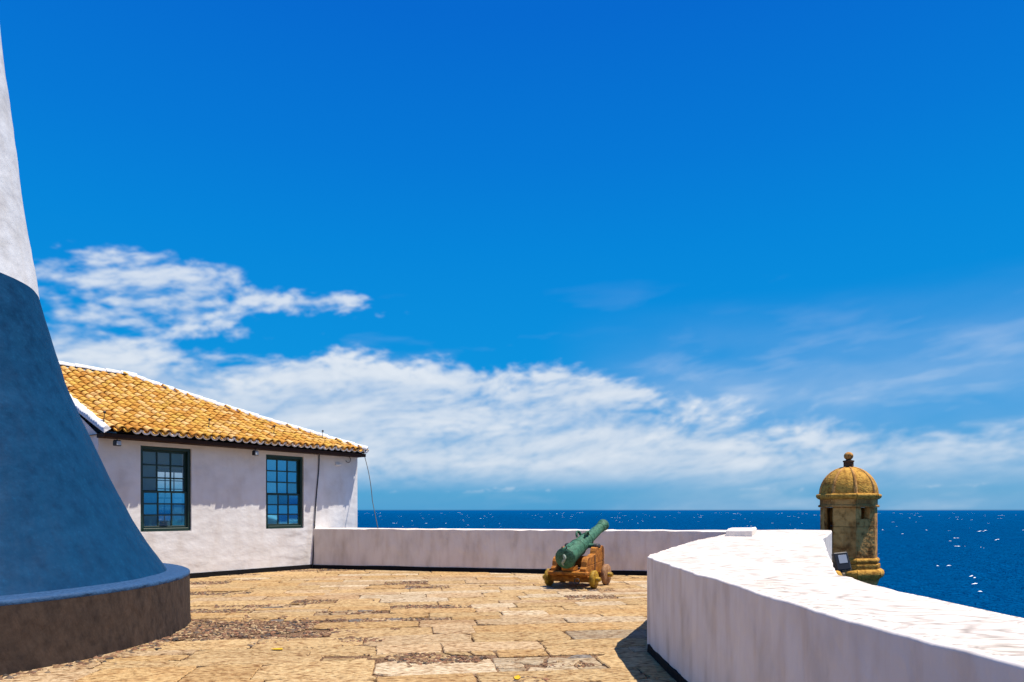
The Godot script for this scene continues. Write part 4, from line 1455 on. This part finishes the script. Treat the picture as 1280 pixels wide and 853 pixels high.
func build_cannon() -> void:
	rng.seed = 31
	var o := base("cannon", Vector3(1.246, 0.004, -14.33), deg_to_rad(-27.5))
	tag(o, "green bronze cannon on an orange wooden truck carriage in front of the low wall", "cannon")
	# barrel, breech end at the origin of its own axis
	var brl := base("barrel", Vector3(0, 0.615, 0.34), 0.0, o)
	brl.rotation.x = deg_to_rad(15.8)
	var lay := Transform3D(Basis(Vector3.RIGHT, -PI / 2), Vector3.ZERO)
	var mb := MB.new()
	mb.xf = lay
	mb.lathe([Vector2(0.0, -0.045), Vector2(0.07, -0.043), Vector2(0.14, -0.030), Vector2(0.19, -0.012), Vector2(0.205, 0.0), Vector2(0.222, 0.012), Vector2(0.228, 0.045), Vector2(0.214, 0.06), Vector2(0.206, 0.075), Vector2(0.202, 0.10), Vector2(0.183, 0.68), Vector2(0.194, 0.69), Vector2(0.194, 0.725), Vector2(0.178, 0.74), Vector2(0.172, 0.77), Vector2(0.156, 1.22), Vector2(0.167, 1.23), Vector2(0.167, 1.27), Vector2(0.150, 1.285), Vector2(0.138, 1.31), Vector2(0.106, 2.14), Vector2(0.118, 2.15), Vector2(0.118, 2.18), Vector2(0.107, 2.195), Vector2(0.110, 2.25), Vector2(0.130, 2.34), Vector2(0.141, 2.375), Vector2(0.139, 2.40), Vector2(0.120, 2.415), Vector2(0.066, 2.418)], 36, 0.0, TAU, false, 0.75)
	put("tube", mb, M.bronze, brl)
	mb = MB.new()
	mb.xf = lay
	mb.lathe([Vector2(0.066, 2.418), Vector2(0.064, 1.9), Vector2(0.0, 1.9)], 20)
	put("bore", mb, M.bore, brl)
	mb = MB.new()
	var cas := []
	for k in 9:
		var t := k / 8.0
		cas.append(Vector3(0.035 * sin(t * TAU * 0.9), lerpf(0.105, -0.125, t), 0.05 + 0.035 * sin(PI * t)))
	mb.tube(cas, [0.02, 0.034, 0.032, 0.026, 0.03, 0.03, 0.024, 0.02, 0.016], 8)
	put("breech_handle", mb, M.bronze_sunlit, brl)
	for s in [-1.0, 1.0]:
		mb = MB.new()
		var pts := []
		for k in 9:
			var th := PI * k / 8.0
			pts.append(Vector3(s * (0.085 + 0.03 * sin(th)), 0.150 + 0.105 * sin(th), -1.06 - 0.10 * cos(th)))
		mb.tube(pts, [0.03, 0.032, 0.03, 0.024, 0.02, 0.022, 0.026, 0.026, 0.022], 8)
		put("lifting_handle", mb, M.bronze, brl)
		mb = MB.new()
		mb.xf.origin = Vector3(s * 0.05, 0.22, -0.03)
		mb.box(Vector3(-0.014, -0.01, -0.014), Vector3(0.014, 0.03, 0.014), 0.005)
		put("sight_stud", mb, M.iron, brl)
		mb = MB.new()
		mb.tube([Vector3(s * 0.12, -0.045, -1.0), Vector3(s * 0.345, -0.05, -1.0)], 0.052, 16)
		put("trunnion", mb, M.bronze, brl)
	mb = MB.new()
	mb.xf.origin = Vector3(0, 0.19, -0.30)
	mb.box(Vector3(-0.05, -0.02, -0.10), Vector3(0.05, 0.022, 0.10), 0.008)
	put("vent_plate", mb, M.bronze, brl)
	# carriage
	var car := base("carriage", Vector3.ZERO, 0.0, o)
	for s in [-1.0, 1.0]:
		var x0 := -0.39 if s < 0 else 0.265
		var lower := [[-0.17, 0.235], [0.94, 0.285], [0.95, 0.515], [-0.12, 0.445], [-0.18, 0.40]]
		var upper := [[-0.115, 0.452], [0.95, 0.522], [0.95, 0.76], [0.92, 0.815], [0.86, 0.845], [0.78, 0.85], [0.74, 0.83], [0.70, 0.79], [0.60, 0.79], [0.56, 0.82], [0.49, 0.825], [0.44, 0.80], [0.41, 0.75], [0.395, 0.69], [0.34, 0.675], [0.26, 0.665], [0.21, 0.64], [0.10, 0.645], [0.0, 0.632], [-0.06, 0.595], [-0.10, 0.54]]
		put("cheek_plank", side_plate(lower, x0, x0 + 0.125), M.wood, car)
		put("cheek_plank", side_plate(upper, x0, x0 + 0.125), M.wood, car)
		for st in [[0.86, 0.29, 0.845], [0.36, 0.265, 0.69]]:
			mb = MB.new()
			var xs := x0 - 0.006 if s < 0 else x0 + 0.126
			mb.box(Vector3(xs, st[1], -st[0] - 0.022), Vector3(xs + 0.006, st[2] - 0.03, -st[0] + 0.022), 0.001)
			put("iron_strap", mb, M.iron, car)
		mb = MB.new()
		mb.box(Vector3(x0 - 0.003, 0.795, -0.745), Vector3(x0 + 0.128, 0.89, -0.535), 0.03)
		put("cap_square", mb, M.iron, car)
	mb = MB.new()
	mb.box(Vector3(-0.44, 0.265, 0.075), Vector3(0.44, 0.345, 0.25), 0.02)
	put("rear_plank", mb, M.wood, car)
	mb = MB.new()
	mb.box(Vector3(-0.264, 0.34, -0.93), Vector3(0.264, 0.60, -0.84), 0.01)
	put("front_transom", mb, M.wood, car)
	mb = MB.new()
	mb.box(Vector3(-0.264, 0.285, -0.83), Vector3(0.264, 0.335, 0.045), 0.008)
	put("bed", mb, M.wood, car)
	mb = MB.new()
	mb.box(Vector3(-0.13, 0.361, -0.05), Vector3(0.13, 0.455, 0.22), 0.008)
	put("elevating_wedge", mb, M.wood, car)
	for ax in 2:
		var z := 0.0 if ax == 0 else -0.74
		var rr := 0.185 if ax == 0 else 0.225
		mb = MB.new()
		mb.box(Vector3(-0.46, rr - 0.07, z - 0.07), Vector3(0.46, rr + 0.055, z + 0.07), 0.012)
		put("axle", mb, M.wood, car)
		for s in [-1.0, 1.0]:
			var wl := base("wheel", Vector3(s * 0.505, rr, z), 0.0, o)
			wl.rotation.z = -s * PI / 2
			mb = MB.new()
			mb.lathe([Vector2(0.0, -0.045), Vector2(rr - 0.012, -0.045), Vector2(rr, -0.033), Vector2(rr, 0.033), Vector2(rr - 0.012, 0.045), Vector2(0.0, 0.045)], 28)
			put("disc", mb, M.wheel_pale if ax == 1 and s > 0 else M.wheel, wl)
			mb = MB.new()
			mb.lathe([Vector2(0.05, 0.05), Vector2(0.05, 0.13), Vector2(0.04, 0.145), Vector2(0.0, 0.145)], 14)
			put("hub", mb, M.wheel, wl)
			mb = MB.new()
			mb.box(Vector3(-0.012, 0.085, -0.075), Vector3(0.012, 0.105, 0.075), 0.004)
			put("linch_pin", mb, M.iron, wl)
	# ring hanging at the rear corner
	mb = MB.new()
	var rg := []
	for k in 17:
		var th := TAU * k / 16.0
		rg.append(Vector3(0.24 + 0.055 * cos(th), 0.155 + 0.055 * sin(th), 0.275))
	mb.tube(rg, 0.010, 6)
	put("ring", mb, M.iron, car)


# ---------------------------------------------------------------- scene
func _ready() -> void:
	# camera: level, with the lens shifted up
	var cam := Camera3D.new()
	cam.name = "camera"
	cam.near = 0.1
	cam.far = 60000.0
	cam.projection = Camera3D.PROJECTION_FRUSTUM
	cam.size = 0.1 * 853.0 / FOCAL
	cam.frustum_offset = Vector2(0.0, 0.1 * (638.0 - 426.5) / FOCAL)
	add_child(cam)
	cam.position = Vector3(0, EYE, 0)
	cam.current = true
	# sky
	var env := Environment.new()
	env.background_mode = Environment.BG_SKY
	var sky := Sky.new()
	var pm := PanoramaSkyMaterial.new()
	pm.panorama = ImageTexture.create_from_image(build_sky())
	sky.sky_material = pm
	env.sky = sky
	env.ambient_light_source = Environment.AMBIENT_SOURCE_SKY
	env.tonemap_mode = Environment.TONE_MAPPER_LINEAR
	env.tonemap_exposure = 1.38
	env.background_energy_multiplier = 1.0 / 1.38
	env.sdfgi_enabled = true
	env.ssao_enabled = true
	env.ssil_enabled = true
	var we := WorldEnvironment.new()
	we.name = "environment"
	we.environment = env
	add_child(we)
	# sun: high, from the right and a little beyond the picture
	var sun := DirectionalLight3D.new()
	sun.name = "sun"
	sun.light_energy = 1.6
	sun.light_color = Color(1.0, 0.965, 0.91)
	sun.light_angular_distance = 0.5
	sun.shadow_enabled = true
	add_child(sun)
	sun.basis = Basis.looking_at(Vector3(-0.365, -1.0, 0.0).normalized(), Vector3.UP)

	materials()
	build_sea()
	build_terrace()
	build_parapets()
	build_lighthouse()
	build_house()
	build_sentry_box()
	build_cannon()
